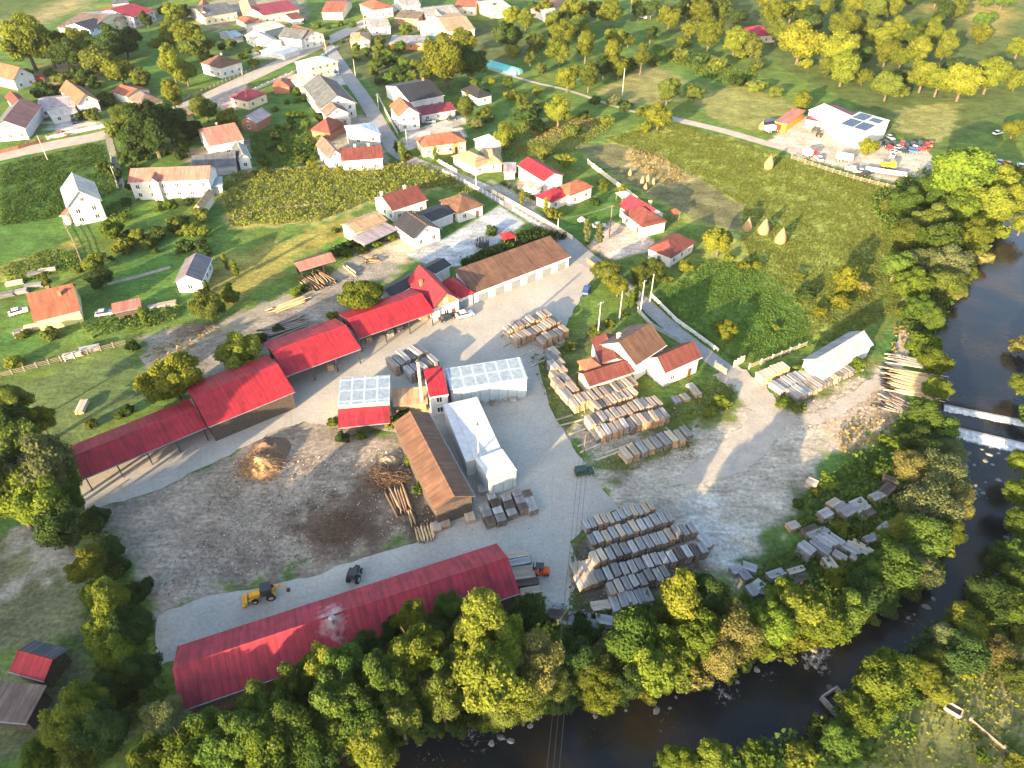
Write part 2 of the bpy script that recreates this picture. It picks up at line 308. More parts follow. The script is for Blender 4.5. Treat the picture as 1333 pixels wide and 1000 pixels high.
ZONES = [
 ([(60,160),(105,146),(126,160),(80,178)], (.36,.35,.33), 1), ([(330,62),(400,55),(380,76),(330,76)], (.42,.39,.34), 1), ([(268,126),(320,110),(332,136),(290,146)], (.38,.29,.24), 2), ([(480,30),(600,20),(625,45),(500,50)], (.33,.28,.22), 3), ([(360,100),(440,86),(450,110),(390,120)], (.38,.35,.30), 2), ([(415,150),(500,150),(505,215),(420,215)], (.26,.24,.18), 3), ([(525,172),(600,150),(612,160),(535,180)], (.40,.37,.33), 1), ([(660,235),(720,230),(735,262),(690,268)], (.32,.28,.22), 2), ([(230,195),(330,180),(330,225),(240,215)], (.24,.21,.15), 3), ([(255,2),(400,-5),(400,28),(300,45),(250,25)], (.24,.22,.16), 4), ([(120,25),(205,12),(205,30),(130,45)], (.24,.22,.17), 3),  # photo polygon, albedo, edge raggedness (m)
 ([(0,-60),(100,-40),(70,0),(30,20),(0,28),(-200,40)], (.070,.105,.03), 2), ([(-60,45),(30,20),(110,-8),(130,4),(40,36),(-60,70)], (.25,.21,.10), 3),
 ([(850,-5),(1000,-30),(1333,-40),(1400,120),(1200,200),(1100,130),(980,70),(880,60)], (.080,.110,.03), 8),
 ([(1190,10),(1230,0),(1330,0),(1333,20),(1290,50),(1240,20)], (.25,.21,.06), 6),
 ([(785,180),(880,160),(960,185),(1080,222),(1160,245),(1185,262),(1165,330),(1170,400),(1090,450),(985,480),(930,460),(850,390),(900,345),(920,300),(860,270),(755,200)], (.215,.245,.055), 6),
 ([(850,395),(915,340),(980,345),(1040,385),(1060,450),(985,476),(935,462)], (.075,.135,.024), 10),
 ([(1060,400),(1165,330),(1170,400),(1150,440),(1090,450)], (.10,.13,.03), 6),
 ([(745,190),(800,186),(880,215),(968,268),(965,305),(890,278),(800,228)], (.135,.130,.060), 2),  # mown strip, with the shade on it put into its colour
 ([(820,193),(850,195),(905,232),(872,246),(812,214)], (.32,.26,.12), 3),
 ([(640,190),(760,150),(790,165),(740,195),(680,205)], (.12,.13,.04), 6),
 ([(700,170),(770,150),(780,160),(720,185)], (.27,.21,.10), 5),
 ([(775,120),(850,82),(892,104),(885,132),(830,138)], (.20,.195,.07), 4),
 ([(895,130),(960,108),(1040,138),(1010,172),(940,162)], (.19,.195,.060), 4),
 ([(840,48),(920,45),(1000,78),(1040,105),(960,100),(870,70)], (.09,.14,.03), 4),
 ([(995,186),(1045,148),(1090,178),(1205,188),(1218,222),(1195,243),(1140,232),(1040,203)], (.42,.36,.29), 1.5),
 ([(1165,142),(1240,130),(1252,150),(1225,186),(1170,172)], (.20,.20,.065), 5),
 ([(640,100),(700,110),(740,118),(700,130),(640,118)], (.10,.15,.03), 4),
 ([(400,60),(480,30),(640,30),(700,60),(640,90),(500,120),(450,90)], (.085,.105,.04), 5),
 ([(180,80),(235,48),(218,92),(205,120),(150,100)], (.075,.150,.03), 3), ([(50,86),(100,76),(152,95),(100,120),(58,116)], (.21,.18,.09), 4),
 ([(240,45),(310,30),(318,70),(300,75),(260,60)], (.07,.11,.03), 4),
 ([(0,215),(130,185),(160,245),(70,285),(0,295),(-100,300)], (.052,.105,.024), 6), ([(-10,300),(62,275),(96,312),(20,352),(-10,358)], (.062,.125,.026), 3),
 ([(-10,352),(100,310),(105,320),(0,372)], (.24,.23,.06), 2),
 ([(140,360),(225,330),(270,350),(230,390),(150,392)], (.075,.150,.03), 3), ([(130,258),(200,255),(235,265),(215,285),(140,290)], (.10,.17,.03), 3),
 ([(330,170),(405,150),(415,190),(330,215)], (.075,.14,.03), 4),
 ([(285,252),(300,226),(420,218),(560,215),(604,240),(470,268),(420,290),(300,300)], (.26,.25,.09), 3),
 ([(262,345),(450,285),(476,292),(392,332),(300,396),(258,392)], (.215,.195,.050), 4), ([(300,225),(500,212),(560,212),(500,222),(310,236)], (.34,.25,.12), 3),
 ([(0,470),(190,432),(260,410),(250,440),(180,460),(0,500)], (.100,.145,.035), 4), ([(20,492),(182,455),(195,512),(100,580),(50,570)], (.095,.130,.045), 5),
 ([(190,440),(280,418),(340,400),(430,360),(470,330),(560,318),(520,345),(480,385),(455,410),(350,462),(250,505),(185,475)], (.215,.190,.155), 4),
 ([(474,335),(530,300),(562,316),(520,342)], (.40,.33,.24), 3), ([(530,332),(580,310),(650,268),(684,290),(640,322),(600,346),(558,346)], (.33,.35,.36), .4),  # driveway colour lowered to stand for the shade of the houses
 ([(600,340),(700,292),(735,312),(700,330),(610,352)], (.05,.09,.02), 1),
 ([(795,288),(835,300),(862,322),(800,338),(758,328)], (.44,.35,.29), .5), ([(733,276),(775,262),(787,286),(752,306)], (.055,.12,.02), .6),
 ([(742,310),(800,340),(835,380),(800,372)], (.08,.11,.03), 2),
 ([(640,235),(700,262),(690,282),(640,255)], (.30,.28,.22), 2), ([(520,180),(600,165),(610,178),(530,195)], (.42,.38,.33), 1), ([(655,215),(680,225),(670,240),(650,230)], (.09,.14,.04), 2),
 ([(-40,700),(95,685),(135,760),(125,840),(-40,860)], (.125,.130,.070), 6), ([(20,690),(90,705),(100,740),(30,760)], (.25,.235,.19), 6), ([(-40,860),(120,840),(190,940),(-40,1010)], (.10,.115,.055), 6),
 ([(112,667),(300,592),(350,565),(395,550),(470,553),(540,560),(580,650),(565,690),(470,730),(270,780),(203,806),(175,760),(135,690)], (.245,.205,.160), 4),
 ([(360,700),(430,640),(500,610),(550,640),(560,690),(470,728),(420,720)], (.115,.088,.066), 9), ([(270,740),(400,690),(470,710),(380,752),(290,770)], (.17,.135,.105), 9), ([(280,625),(330,575),(380,565),(385,590),(330,640)], (.24,.19,.14), 6),
 ([(735,560),(800,520),(880,545),(962,490),(1010,520),(1080,500),(1150,478),(1178,495),(1150,565),(1085,600),(1045,680),(1000,745),(925,760),(800,665),(770,622)], (.335,.295,.235), 5),
 ([(1080,560),(1160,500),(1165,560),(1090,600)], (.38,.29,.20), 6), ([(960,690),(1030,640),(1070,590),(1040,690),(1000,745)], (.24,.22,.17), 8), ([(870,640),(930,655),(990,700),(940,740),(900,720)], (.35,.34,.31), 6),
 ([(690,466),(735,440),(790,412),(835,465),(770,505),(742,562),(716,532)], (.100,.125,.04), 2), ([(880,520),(930,490),(962,500),(955,535),(900,572),(800,618),(772,600),(845,572)], (.105,.130,.035), 5),
 ([(1000,495),(1050,470),(1130,440),(1140,470),(1060,520),(1010,530)], (.13,.15,.04), 4),
 ([(750,700),(770,690),(930,740),(900,790),(770,830),(745,790)], (.115,.10,.075), 3),
 ([(1035,660),(1100,610),(1200,540),(1245,560),(1255,640),(1150,790),(1000,790),(985,745)], (.070,.110,.03), 6),
 ([(1120,1010),(1190,890),(1340,790),(1400,900),(1333,1050)], (.150,.155,.055), 6), ([(1255,880),(1290,860),(1333,930),(1333,1000),(1270,1000)], (.20,.185,.085), 6),
]
SHADE_RIDGE_V0 = -165.0
def build_ground():
    def axis(a, b, step, far):
        m = list(np.arange(a, b + 1e-6, step)); s = step; lo = []; x = a
        while x > -far: s *= 1.12; x -= s; lo.append(x)
        s = step; hi = []; x = b
        while x < far: s *= 1.12; x += s; hi.append(x)
        return np.array(lo[::-1] + m + hi)
    xs = axis(-130, 165, .85, 5000); ys = axis(30, 330, .85, 6000)
    X, Y = np.meshgrid(xs, ys); shp = X.shape; X = X.ravel(); Y = Y.ravel()
    base = np.stack([.086 + .06 * (vnoise(X, Y, 17, 1) - .5), .142 + .03 * (vnoise(X, Y, 17, 1) - .5), .030 + 0 * X], 1)
    n1 = vnoise(X, Y, 2.2, 2) * .6 + vnoise(X, Y, 5.5, 3) * .4 - .5
    vis = (np.abs(X) < 420) & (Y < 640) & (Y > -20); idx = np.where(vis)[0]; xv = X[idx]; yv = Y[idx]
    for poly, c, rag in ZONES:
        P = PX(poly); d = polydist(xv, yv, P); sd = np.where(inpoly(xv, yv, P), d, -d) + n1[idx] * 2 * rag
        soft = .5 + .25 * rag; t = np.clip(sd / (2 * soft) + .5, 0, 1); t = (t * t * (3 - 2 * t))[:, None]
        base[idx] = base[idx] * (1 - t) + np.array(c)[None] * t
    R = PX(RIVER, -2); d = polydist(xv, yv, R); sd = np.where(inpoly(xv, yv, R), d, -d)
    Z = -.12 * vnoise(X, Y, 9, 5)
    t = np.clip((sd + 4.0) / 4.5, 0, 1); t = t * t * (3 - 2 * t); Z[idx] = Z[idx] * (1 - t) - 3.6 * t
    tb = np.clip((sd + 3.2) / 2.0, 0, 1)[:, None]; base[idx] = base[idx] * (1 - tb) + np.array((.085, .065, .045))[None] * tb
    mott = (.80 + .40 * vnoise(X, Y, 1.7, 8) * .5 + .40 * vnoise(X, Y, 7.0, 9) * .5); base *= mott[:, None]
    V = np.stack([X, Y, Z], 1); ny, nx = shp; i = np.arange(ny * nx).reshape(shp)
    Q = np.stack([i[:-1, :-1].ravel(), i[:-1, 1:].ravel(), i[1:, 1:].ravel(), i[1:, :-1].ravel()], 1)
    m = bpy.data.materials.new('ground_soil'); m.use_nodes = True; tt = m.node_tree; L = tt.links; N = tt.nodes; b = N['Principled BSDF']; b.inputs['Roughness'].default_value = 1; b.inputs['Specular IOR Level'].default_value = .1
    at = N.new('ShaderNodeAttribute'); at.attribute_name = 'albedo'
    geo = N.new('ShaderNodeNewGeometry')
    nz = N.new('ShaderNodeTexNoise'); nz.inputs['Scale'].default_value = 1.3; nz.inputs['Detail'].default_value = 7; nz.inputs['Roughness'].default_value = .7; L.new(geo.outputs['Position'], nz.inputs['Vector'])
    n2 = N.new('ShaderNodeTexNoise'); n2.inputs['Scale'].default_value = .16; n2.inputs['Detail'].default_value = 6; n2.inputs['Roughness'].default_value = .6; L.new(geo.outputs['Position'], n2.inputs['Vector'])
    r1 = N.new('ShaderNodeMapRange'); r1.inputs['From Min'].default_value = .3; r1.inputs['From Max'].default_value = .7; r1.inputs['To Min'].default_value = .55; r1.inputs['To Max'].default_value = 1.45; L.new(nz.outputs['Fac'], r1.inputs['Value'])
    r2 = N.new('ShaderNodeMapRange'); r2.inputs['From Min'].default_value = .35; r2.inputs['From Max'].default_value = .65; r2.inputs['To Min'].default_value = .75; r2.inputs['To Max'].default_value = 1.25; L.new(n2.outputs['Fac'], r2.inputs['Value'])
    mu = N.new('ShaderNodeMath'); mu.operation = 'MULTIPLY'; L.new(r1.outputs[0], mu.inputs[0]); L.new(r2.outputs[0], mu.inputs[1])
    mpp = N.new('ShaderNodeMapping'); mpp.inputs['Rotation'].default_value = (0, 0, .7); mpp.inputs['Scale'].default_value = (.14, .5, 1); L.new(geo.outputs['Position'], mpp.inputs[0])
    n5 = N.new('ShaderNodeTexNoise'); n5.inputs['Scale'].default_value = 1; n5.inputs['Detail'].default_value = 5; n5.inputs['Distortion'].default_value = 2.2; L.new(mpp.outputs[0], n5.inputs['Vector'])
    r5 = N.new('ShaderNodeMapRange'); r5.inputs['From Min'].default_value = .35; r5.inputs['From Max'].default_value = .65; r5.inputs['To Min'].default_value = .82; r5.inputs['To Max'].default_value = 1.18; L.new(n5.outputs['Fac'], r5.inputs['Value'])
    mu5 = N.new('ShaderNodeMath'); mu5.operation = 'MULTIPLY'; L.new(mu.outputs[0], mu5.inputs[0]); L.new(r5.outputs[0], mu5.inputs[1]); mu = mu5
    vm = N.new('ShaderNodeVectorMath'); vm.operation = 'SCALE'; L.new(at.outputs['Color'], vm.inputs[0]); L.new(mu.outputs[0], vm.inputs['Scale']); L.new(vm.outputs[0], b.inputs['Base Color'])
    bp = N.new('ShaderNodeBump'); bp.inputs['Strength'].default_value = .55; bp.inputs['Distance'].default_value = .18; L.new(nz.outputs['Fac'], bp.inputs['Height']); L.new(bp.outputs[0], b.inputs['Normal'])
    MATS['ground_soil'] = m
    me = raw_mesh('ground', V, Q, ['ground_soil'], smooth=True)
    a = me.color_attributes.new('albedo', 'FLOAT_COLOR', 'POINT'); a.data.foreach_set('color', np.concatenate([base, np.ones((len(base), 1))], 1).astype(np.float32).ravel())
    o = bpy.data.objects.new('ground', me); link(o); tag(o, 'rolling ground of gardens, meadows, dirt yards and gravel around the sawmill', 'ground', kind='structure')
build_ground()

# concrete / asphalt sheets
def slabmat(name, c1, c2, scale, crack=True):
    m = bpy.data.materials.new(name); m.use_nodes = True; t = m.node_tree; L = t.links; N = t.nodes; b = N['Principled BSDF']; b.inputs['Roughness'].default_value = .85; b.inputs['Specular IOR Level'].default_value = .25
    g = N.new('ShaderNodeNewGeometry'); a = N.new('ShaderNodeTexNoise'); a.inputs['Scale'].default_value = scale; a.inputs['Detail'].default_value = 8; a.inputs['Roughness'].default_value = .62; L.new(g.outputs['Position'], a.inputs['Vector'])
    r = N.new('ShaderNodeValToRGB'); e = r.color_ramp.elements; e[0].position = .33; e[1].position = .66; e[0].color = (*c2, 1); e[1].color = (*c1, 1); L.new(a.outputs['Fac'], r.inputs['Fac'])
    n2 = N.new('ShaderNodeTexNoise'); n2.inputs['Scale'].default_value = 1.6; n2.inputs['Detail'].default_value = 6; n2.inputs['Roughness'].default_value = .75; L.new(g.outputs['Position'], n2.inputs['Vector'])
    q = N.new('ShaderNodeMapRange'); q.inputs['From Min'].default_value = .30; q.inputs['From Max'].default_value = .6; q.inputs['To Min'].default_value = .78; q.inputs['To Max'].default_value = 1.06; L.new(n2.outputs['Fac'], q.inputs['Value'])
    v = N.new('ShaderNodeVectorMath'); v.operation = 'SCALE'; L.new(r.outputs[0], v.inputs[0]); L.new(q.outputs[0], v.inputs['Scale']); last = v.outputs[0]
    if crack:
        vo = N.new('ShaderNodeTexVoronoi'); vo.feature = 'DISTANCE_TO_EDGE'; vo.inputs['Scale'].default_value = .13; L.new(g.outputs['Position'], vo.inputs['Vector'])
        q2 = N.new('ShaderNodeMapRange'); q2.inputs['From Max'].default_value = .012; q2.inputs['To Min'].default_value = .84; L.new(vo.outputs['Distance'], q2.inputs['Value'])
        v2 = N.new('ShaderNodeVectorMath'); v2.operation = 'SCALE'; L.new(last, v2.inputs[0]); L.new(q2.outputs[0], v2.inputs['Scale']); last = v2.outputs[0]
    L.new(last, b.inputs['Base Color']); MATS[name] = m
slabmat('concrete_slab', (.40, .375, .325), (.305, .285, .25), .09)
slabmat('asphalt', (.30, .29, .28), (.22, .215, .21), .2)
slabmat('gravel_road', (.40, .36, .30), (.30, .265, .22), .25, False)
slabmat('dirt_path', (.30, .27, .20), (.20, .18, .13), .4, False)
def flat_sheet(name, pxs, z, m, label, cat='ground'):
    me = bpy.data.meshes.new(name); bm = bmesh.new(); P = PX(pxs)
    # gently irregular edge: subdivide and jitter
    pts = []
    for i in range(len(P)):
        a = Vector(P[i]); b = Vector(P[(i + 1) % len(P)]); n = max(1, int((b - a).length / 1.6))
        for k in range(n): pts.append(a.lerp(b, k / n) + Vector((random.uniform(-.32, .32), random.uniform(-.32, .32))))
    f = bm.faces.new([bm.verts.new((p.x, p.y, z)) for p in pts]); bmesh.ops.triangulate(bm, faces=[f]); bmesh.ops.recalc_face_normals(bm, faces=bm.faces)
    for f in bm.faces:
        if f.normal.z < 0: f.normal_flip()
    bm.to_mesh(me); bm.free(); me.materials.append(MATS[m]); o = bpy.data.objects.new(name, me); link(o); tag(o, label, cat, kind='structure'); return o
flat_sheet('yard_paving', CONCRETE, .03, 'concrete_slab', 'pale grey concrete yard between the red roofed sheds', 'paving')
def smooth_line(P, n=10):
    P = [Vector(p) for p in P]; out = []
    for i in range(len(P) - 1):
        p0 = P[max(i - 1, 0)]; p1 = P[i]; p2 = P[i + 1]; p3 = P[min(i + 2, len(P) - 1)]
        for k in range(n):
            t = k / n; out.append(.5 * ((2 * p1) + (p2 - p0) * t + (2 * p0 - 5 * p1 + 4 * p2 - p3) * t * t + (3 * p1 - p0 - 3 * p2 + p3) * t ** 3))
    out.append(P[-1]); return out
def ribbon(name, pxs, width, z, m, label, jit=.1):
    pts = smooth_line(PX(pxs)); mb = MB(); L = []; R = []
    for i, p in enumerate(pts):
        d = (pts[min(i + 1, len(pts) - 1)] - pts[max(i - 1, 0)]).normalized(); n = Vector((-d.y, d.x)); wd = width if not callable(width) else width(i / len(pts))
        L.append(p + n * (wd / 2 + random.uniform(-jit, jit))); R.append(p - n * (wd / 2 + random.uniform(-jit, jit)))
    for i in range(len(pts) - 1):
        mb.quad([(R[i].x, R[i].y, z), (R[i + 1].x, R[i + 1].y, z), (L[i + 1].x, L[i + 1].y, z), (L[i].x, L[i].y, z)])
    o = mb.obj(name, m); tag(o, label, 'road', kind='structure'); return o
ribbon('main_road', [(-120,245),(-20,209),(70,189),(150,172),(235,142),(320,103),(400,66),(450,42),(500,17),(560,-15),(600,-40)], 9.5, .045, 'gravel_road', 'pale main road climbing through the village past the houses')
ribbon('side_road', [(425,58),(448,92),(475,130),(500,172),(520,200),(560,219),(620,241),(680,274),(730,308),(765,338),(790,352)], 6.2, .057, 'asphalt', 'grey side road leading from village to the sawmill yard')
ribbon('narrow_road', [(770,338),(800,362),(838,394),(880,432),(930,470),(958,490)], 4.2, .069, 'asphalt', 'narrow grey lane beside the meadow down to the gravel yard')
ribbon('gravel_track', [(945,482),(985,515),(1000,545),(960,590),(915,615),(870,632)], lambda t: 7.5 * min(1, 2.6 * (1.02 - t)), .038, 'gravel_road', 'light gravel track crossing the lower yard', .5)
ribbon('bank_track', [(1000,545),(1060,545),(1110,520),(1160,480),(1180,440),(1195,400)], 3.0, .048, 'gravel_road', 'light gravel track towards the log heap by the river', .4)
ribbon('meadow_lane', [(872,154),(940,170),(1010,190),(1060,200),(1120,215),(1200,235)], 5.0, .045, 'gravel_road', 'pale lane along the top edge of the meadow')
ribbon('garden_lane', [(632,88),(690,106),(740,118),(790,135),(835,148),(874,155)], 2.2, .051, 'gravel_road', 'thin pale lane between gardens and old trees')
ribbon('stream_path', [(140,175),(148,205),(158,245)], 2.4, .051, 'dirt_path', 'short dirt path beside the dark trees')
ribbon('garden_path', [(140,370),(180,360),(222,348)], 1.6, .051, 'dirt_path', 'grass worn path to the small purple roofed house')
ribbon('cart_track', [(185,470),(260,440),(340,405),(420,372),(470,335)], 4.5, .045, 'dirt_path', 'brown cart track behind the red sheds')

# river
WL = [PX([(1180,515),(1345,551)], -1.2), PX([(1180,543),(1345,581)], -1.6)]
def side(P, L):  # >0 : downstream
    (ax, ay), (bx, by) = L; return (bx - ax) * (P[1] - ay) - (by - ay) * (P[0] - ax)
def build_river():
    R = PX(RIVER, -2); xs = np.arange(-60, 230, .8); ys = np.arange(18, 300, .8); X, Y = np.meshgrid(xs, ys); shp = X.shape
    d = polydist(X.ravel(), Y.ravel(), R).reshape(shp); ok = inpoly(X, Y, R) | (d < 3.2)
    def sd(L): (ax, ay), (bx, by) = L; return ((bx - ax) * (Y - ay) - (by - ay) * (X - ax)) / math.hypot(bx - ax, by - ay)
    s0, s1 = sd(WL[0]), sd(WL[1])       # positive = upstream (further)
    near = X > 60
    Z = np.full(shp, -2.2); Z = np.where(near & (s1 > 0), -1.65, Z); Z = np.where(near & (s0 > 0), -1.15, Z)
    foam = np.zeros(shp)
    foam = np.maximum(foam, np.where(near, np.exp(-((s1 + 1.4) / 1.5) ** 2), 0) * .9)
    foam = np.maximum(foam, np.where(near, np.exp(-((s1 + 4) / 5.0) ** 2), 0) * .32)
    for (px, py, r, a) in [(1063,855,5,.5),(1180,805,4,.4),(940,900,5,.42),(620,955,6,.42),(660,960,4,.36),(560,985,7,.36),(1275,640,4,.4),(1290,700,3,.34),(1270,760,4,.3),(860,930,6,.34),(1255,600,3,.45),(780,940,8,.3),(720,985,8,.26),(1000,880,5,.36),(900,960,4,.3)]:
        g = G(px, py, -2.2); foam = np.maximum(foam, a * np.exp(-(((X - g.x) ** 2 + (Y - g.y) ** 2) / r ** 2)))
    foam = np.maximum(foam, .12)
    V = np.stack([X.ravel(), Y.ravel(), Z.ravel()], 1); i = np.arange(X.size).reshape(shp); c = ok[:-1, :-1] & ok[1:, 1:] & ok[:-1, 1:] & ok[1:, :-1]
    flat = (np.abs(Z[:-1, :-1] - Z[1:, 1:]) < 2)
    q = c & flat; Q = np.stack([i[:-1, :-1][q], i[:-1, 1:][q], i[1:, 1:][q], i[1:, :-1][q]], 1)
    m = bpy.data.materials.new('river_water'); m.use_nodes = True; t = m.node_tree; L = t.links; N = t.nodes; b = N['Principled BSDF']
    g = N.new('ShaderNodeNewGeometry'); at = N.new('ShaderNodeAttribute'); at.attribute_name = 'foam'
    nz = N.new('ShaderNodeTexNoise'); nz.inputs['Scale'].default_value = 1.5; nz.inputs['Detail'].default_value = 8; nz.inputs['Roughness'].default_value = .68; nz.inputs['Distortion'].default_value = .6; L.new(g.outputs['Position'], nz.inputs['Vector'])
    ad = N.new('ShaderNodeMath'); ad.operation = 'ADD'; L.new(nz.outputs['Fac'], ad.inputs[0]); L.new(at.outputs['Fac'], ad.inputs[1])
    mr = N.new('ShaderNodeMapRange'); mr.inputs['From Min'].default_value = .93; mr.inputs['From Max'].default_value = 1.2; L.new(ad.outputs[0], mr.inputs['Value'])
    n3 = N.new('ShaderNodeTexNoise'); n3.inputs['Scale'].default_value = .07; n3.inputs['Detail'].default_value = 4; L.new(g.outputs['Position'], n3.inputs['Vector'])
    rp = N.new('ShaderNodeValToRGB'); e = rp.color_ramp.elements; e[0].position = .42; e[1].position = .68; e[0].color = (.010, .013, .016, 1); e[1].color = (.040, .028, .014, 1); L.new(n3.outputs['Fac'], rp.inputs['Fac'])
    mx = N.new('ShaderNodeMix'); mx.data_type = 'RGBA'; L.new(mr.outputs[0], mx.inputs[0]); L.new(rp.outputs[0], mx.inputs[6]); mx.inputs[7].default_value = (.55, .58, .60, 1); L.new(mx.outputs[2], b.inputs['Base Color'])
    r2 = N.new('ShaderNodeMapRange'); r2.inputs['To Min'].default_value = .12; r2.inputs['To Max'].default_value = .7; L.new(mr.outputs[0], r2.inputs['Value']); L.new(r2.outputs[0], b.inputs['Roughness'])
    n4 = N.new('ShaderNodeTexNoise'); n4.inputs['Scale'].default_value = 1.1; n4.inputs['Detail'].default_value = 4; L.new(g.outputs['Position'], n4.inputs['Vector'])
    b.inputs['Specular IOR Level'].default_value = .22; bp = N.new('ShaderNodeBump'); bp.inputs['Strength'].default_value = .5; bp.inputs['Distance'].default_value = .12; L.new(n4.outputs['Fac'], bp.inputs['Height']); L.new(bp.outputs[0], b.inputs['Normal'])
    MATS['river_water'] = m
    me = raw_mesh('river_water', V, Q, ['river_water'], smooth=False)
    a = me.attributes.new('foam', 'FLOAT', 'POINT'); a.data.foreach_set('value', foam.ravel().astype(np.float32))
    bm = bmesh.new(); bm.from_mesh(me); bmesh.ops.delete(bm, geom=[v for v in bm.verts if not v.link_faces], context='VERTS'); bm.to_mesh(me); bm.free()
    o = bpy.data.objects.new('river_water', me); link(o); tag(o, 'dark brown river water with small white ripples', 'river', kind='structure')
build_river()
# weir: two concrete steps with a foaming apron
mat('weir_concrete', (.36, .34, .31), (.24, .22, .20), 1, .8); mat('weir_foam', (.62, .63, .64), (.26, .30, .33), 1.3, .6, bump=.8, bscale=2)
for k, (a, b, zt, zb, lab) in enumerate([((1229,528),(1345,551),-1.08,-1.7,'upper low concrete weir step across the river'), ((1234,555),(1345,581),-1.58,-2.3,'lower concrete weir step with broad band of white foam')]):
    A = G(*a, zt); B = G(*b, zt); e = (B - A).normalized(); n = Vector((-e.y, e.x, 0)); ctr = (A + B) / 2; L = (B - A).length / 2
    r = empty('river_weir', (ctr.x, ctr.y, 0), math.atan2(e.y, e.x)); tag(r, lab, 'weir', 'weir steps in the river')
    s = MB(); s.box(-L, L, -.15, .45, zb - 1.5, zt + .05); s.obj('weir_crest', 'weir_concrete', r)
    f = MB(); nn = 60; wd = .8 if k == 0 else 1.7
    rows = [(-.16, zt + .07), (-.16 - wd * .4, zt - .25), (-.16 - wd * .8, zb + .18), (-.16 - wd, zb + .0)]
    g = [[(-L + 2 * L * i / nn, y - (random.uniform(0, .5) if j else 0), z + random.uniform(-.06, .06)) for i in range(nn + 1)] for j, (y, z) in enumerate(rows)]
    for j in range(3):
        for i in range(nn): f.quad([g[j + 1][i], g[j + 1][i + 1], g[j][i + 1], g[j][i]])
    f.obj('foam_apron', 'weir_foam', r, smooth=True)
# unseen ridge added behind the drone, shaped to keep low sun off the yard
def build_shade_ridge():
    ud = Vector((SDIR.y, -SDIR.x)); vd = Vector((SDIR.x, SDIR.y))
    E = [(-300,720),(0,710),(60,700),(130,650),(200,625),(300,622),(500,640),(600,880),(900,955),(1333,1000),(1600,1100)]  # where the shadow of the added ridge is meant to end
    uv = sorted((Vector(p).dot(ud), Vector(p).dot(vd)) for p in PX(E)); us = [a for a, b in uv]; vs = [b for a, b in uv]
    U = np.arange(-420, 421, 4.0); ve = np.interp(U, us, vs); rnd = np.random.default_rng(3)
    hgt = (ve - SHADE_RIDGE_V0) * math.tan(SUN_EL) + 2.5 * (vnoise(U, U * 0, 6, 11) - .5) + 3 * (vnoise(U, U * 0, 23, 12) - .5)
    offs = [(-260, 0), (-180, .45), (-90, .8), (-35, .96), (0, 1.0), (25, .93), (60, .55), (85, .18), (100, -.02)]
    V = []; n = len(U)
    for v, k in offs:
        for i in range(n):
            p = ud * U[i] + vd * (SHADE_RIDGE_V0 + v); V.append((p.x, p.y, hgt[i] * k - 1 + (rnd.uniform(-1, 1) if 0 < k < 1 else 0)))
    i = np.arange(len(V)).reshape(len(offs), n); Q = np.stack([i[:-1, :-1].ravel(), i[:-1, 1:].ravel(), i[1:, 1:].ravel(), i[1:, :-1].ravel()], 1)
    mat('hill_wood', (.06, .085, .025), (.035, .055, .018), .2, 1)
    o = bpy.data.objects.new('hillside', raw_mesh('hillside', np.array(V), Q, ['hill_wood'])); link(o); tag(o, 'dark wooded hillside across the valley', 'hill', kind='structure')
build_shade_ridge()
# ================================================================ BUILDINGS
def _win():
    m = MB()
    for (x0, x1, z0, z1) in ((-.65, .65, -.75, -.63), (-.65, .65, .63, .75), (-.65, -.53, -.63, .63), (.53, .65, -.63, .63), (-.05, .05, -.63, .63)): m.box(x0, x1, -.06, .03, z0, z1)
    m.box(-.72, .72, -.14, .0, -.84, -.752)
    p = MB(); p.box(-.55, .55, -.025, .02, -.65, .65); return m.mesh('window', ['window_white']), p.mesh('pane', ['glass_dark'])
WIN_ME, PANE_ME = _win()
def _door():
    m = MB(); m.box(-.5, .5, -.07, .02, 0, 2.05); m.box(.36, .42, -.11, -.07, .95, 1.1); return m.mesh('door', ['door_brown'])
DOOR_ME = _door()
def _gate():
    m = MB(); m.box(-1.4, 1.4, -.06, .02, 0, 2.3)
    for i in range(6): m.box(-1.38, 1.38, -.085, -.06, .06 + i * .38, .36 + i * .38)
    return m.mesh('garage_door', ['metal_grey'])
GATE_ME = _gate()
def wing_frame(A, B, C, h):
    a, b, c = G(*A, h), G(*B, h), G(*C, h); e = (b - a); L = e.length; e.normalize(); n = Vector((-e.y, e.x, 0)); d = (c - b).dot(n)
    return a, e, n, L, d
def W(A, B, C, h, rt='gable', rh=2.0, ridge='x', roof='roof_brown', roof2=None, wall='wall_white', ov=.45, win='fr', chim=(), door='', gates='', open_=False, gablemat=None, cap=True):
    return dict(A=A, B=B, C=C, h=h, rt=rt, rh=rh, ridge=ridge, roof=roof, roof2=roof2 or roof, wall=wall, ov=ov, win=win, chim=chim, door=door, gates=gates, open_=open_, gablemat=gablemat, cap=cap)
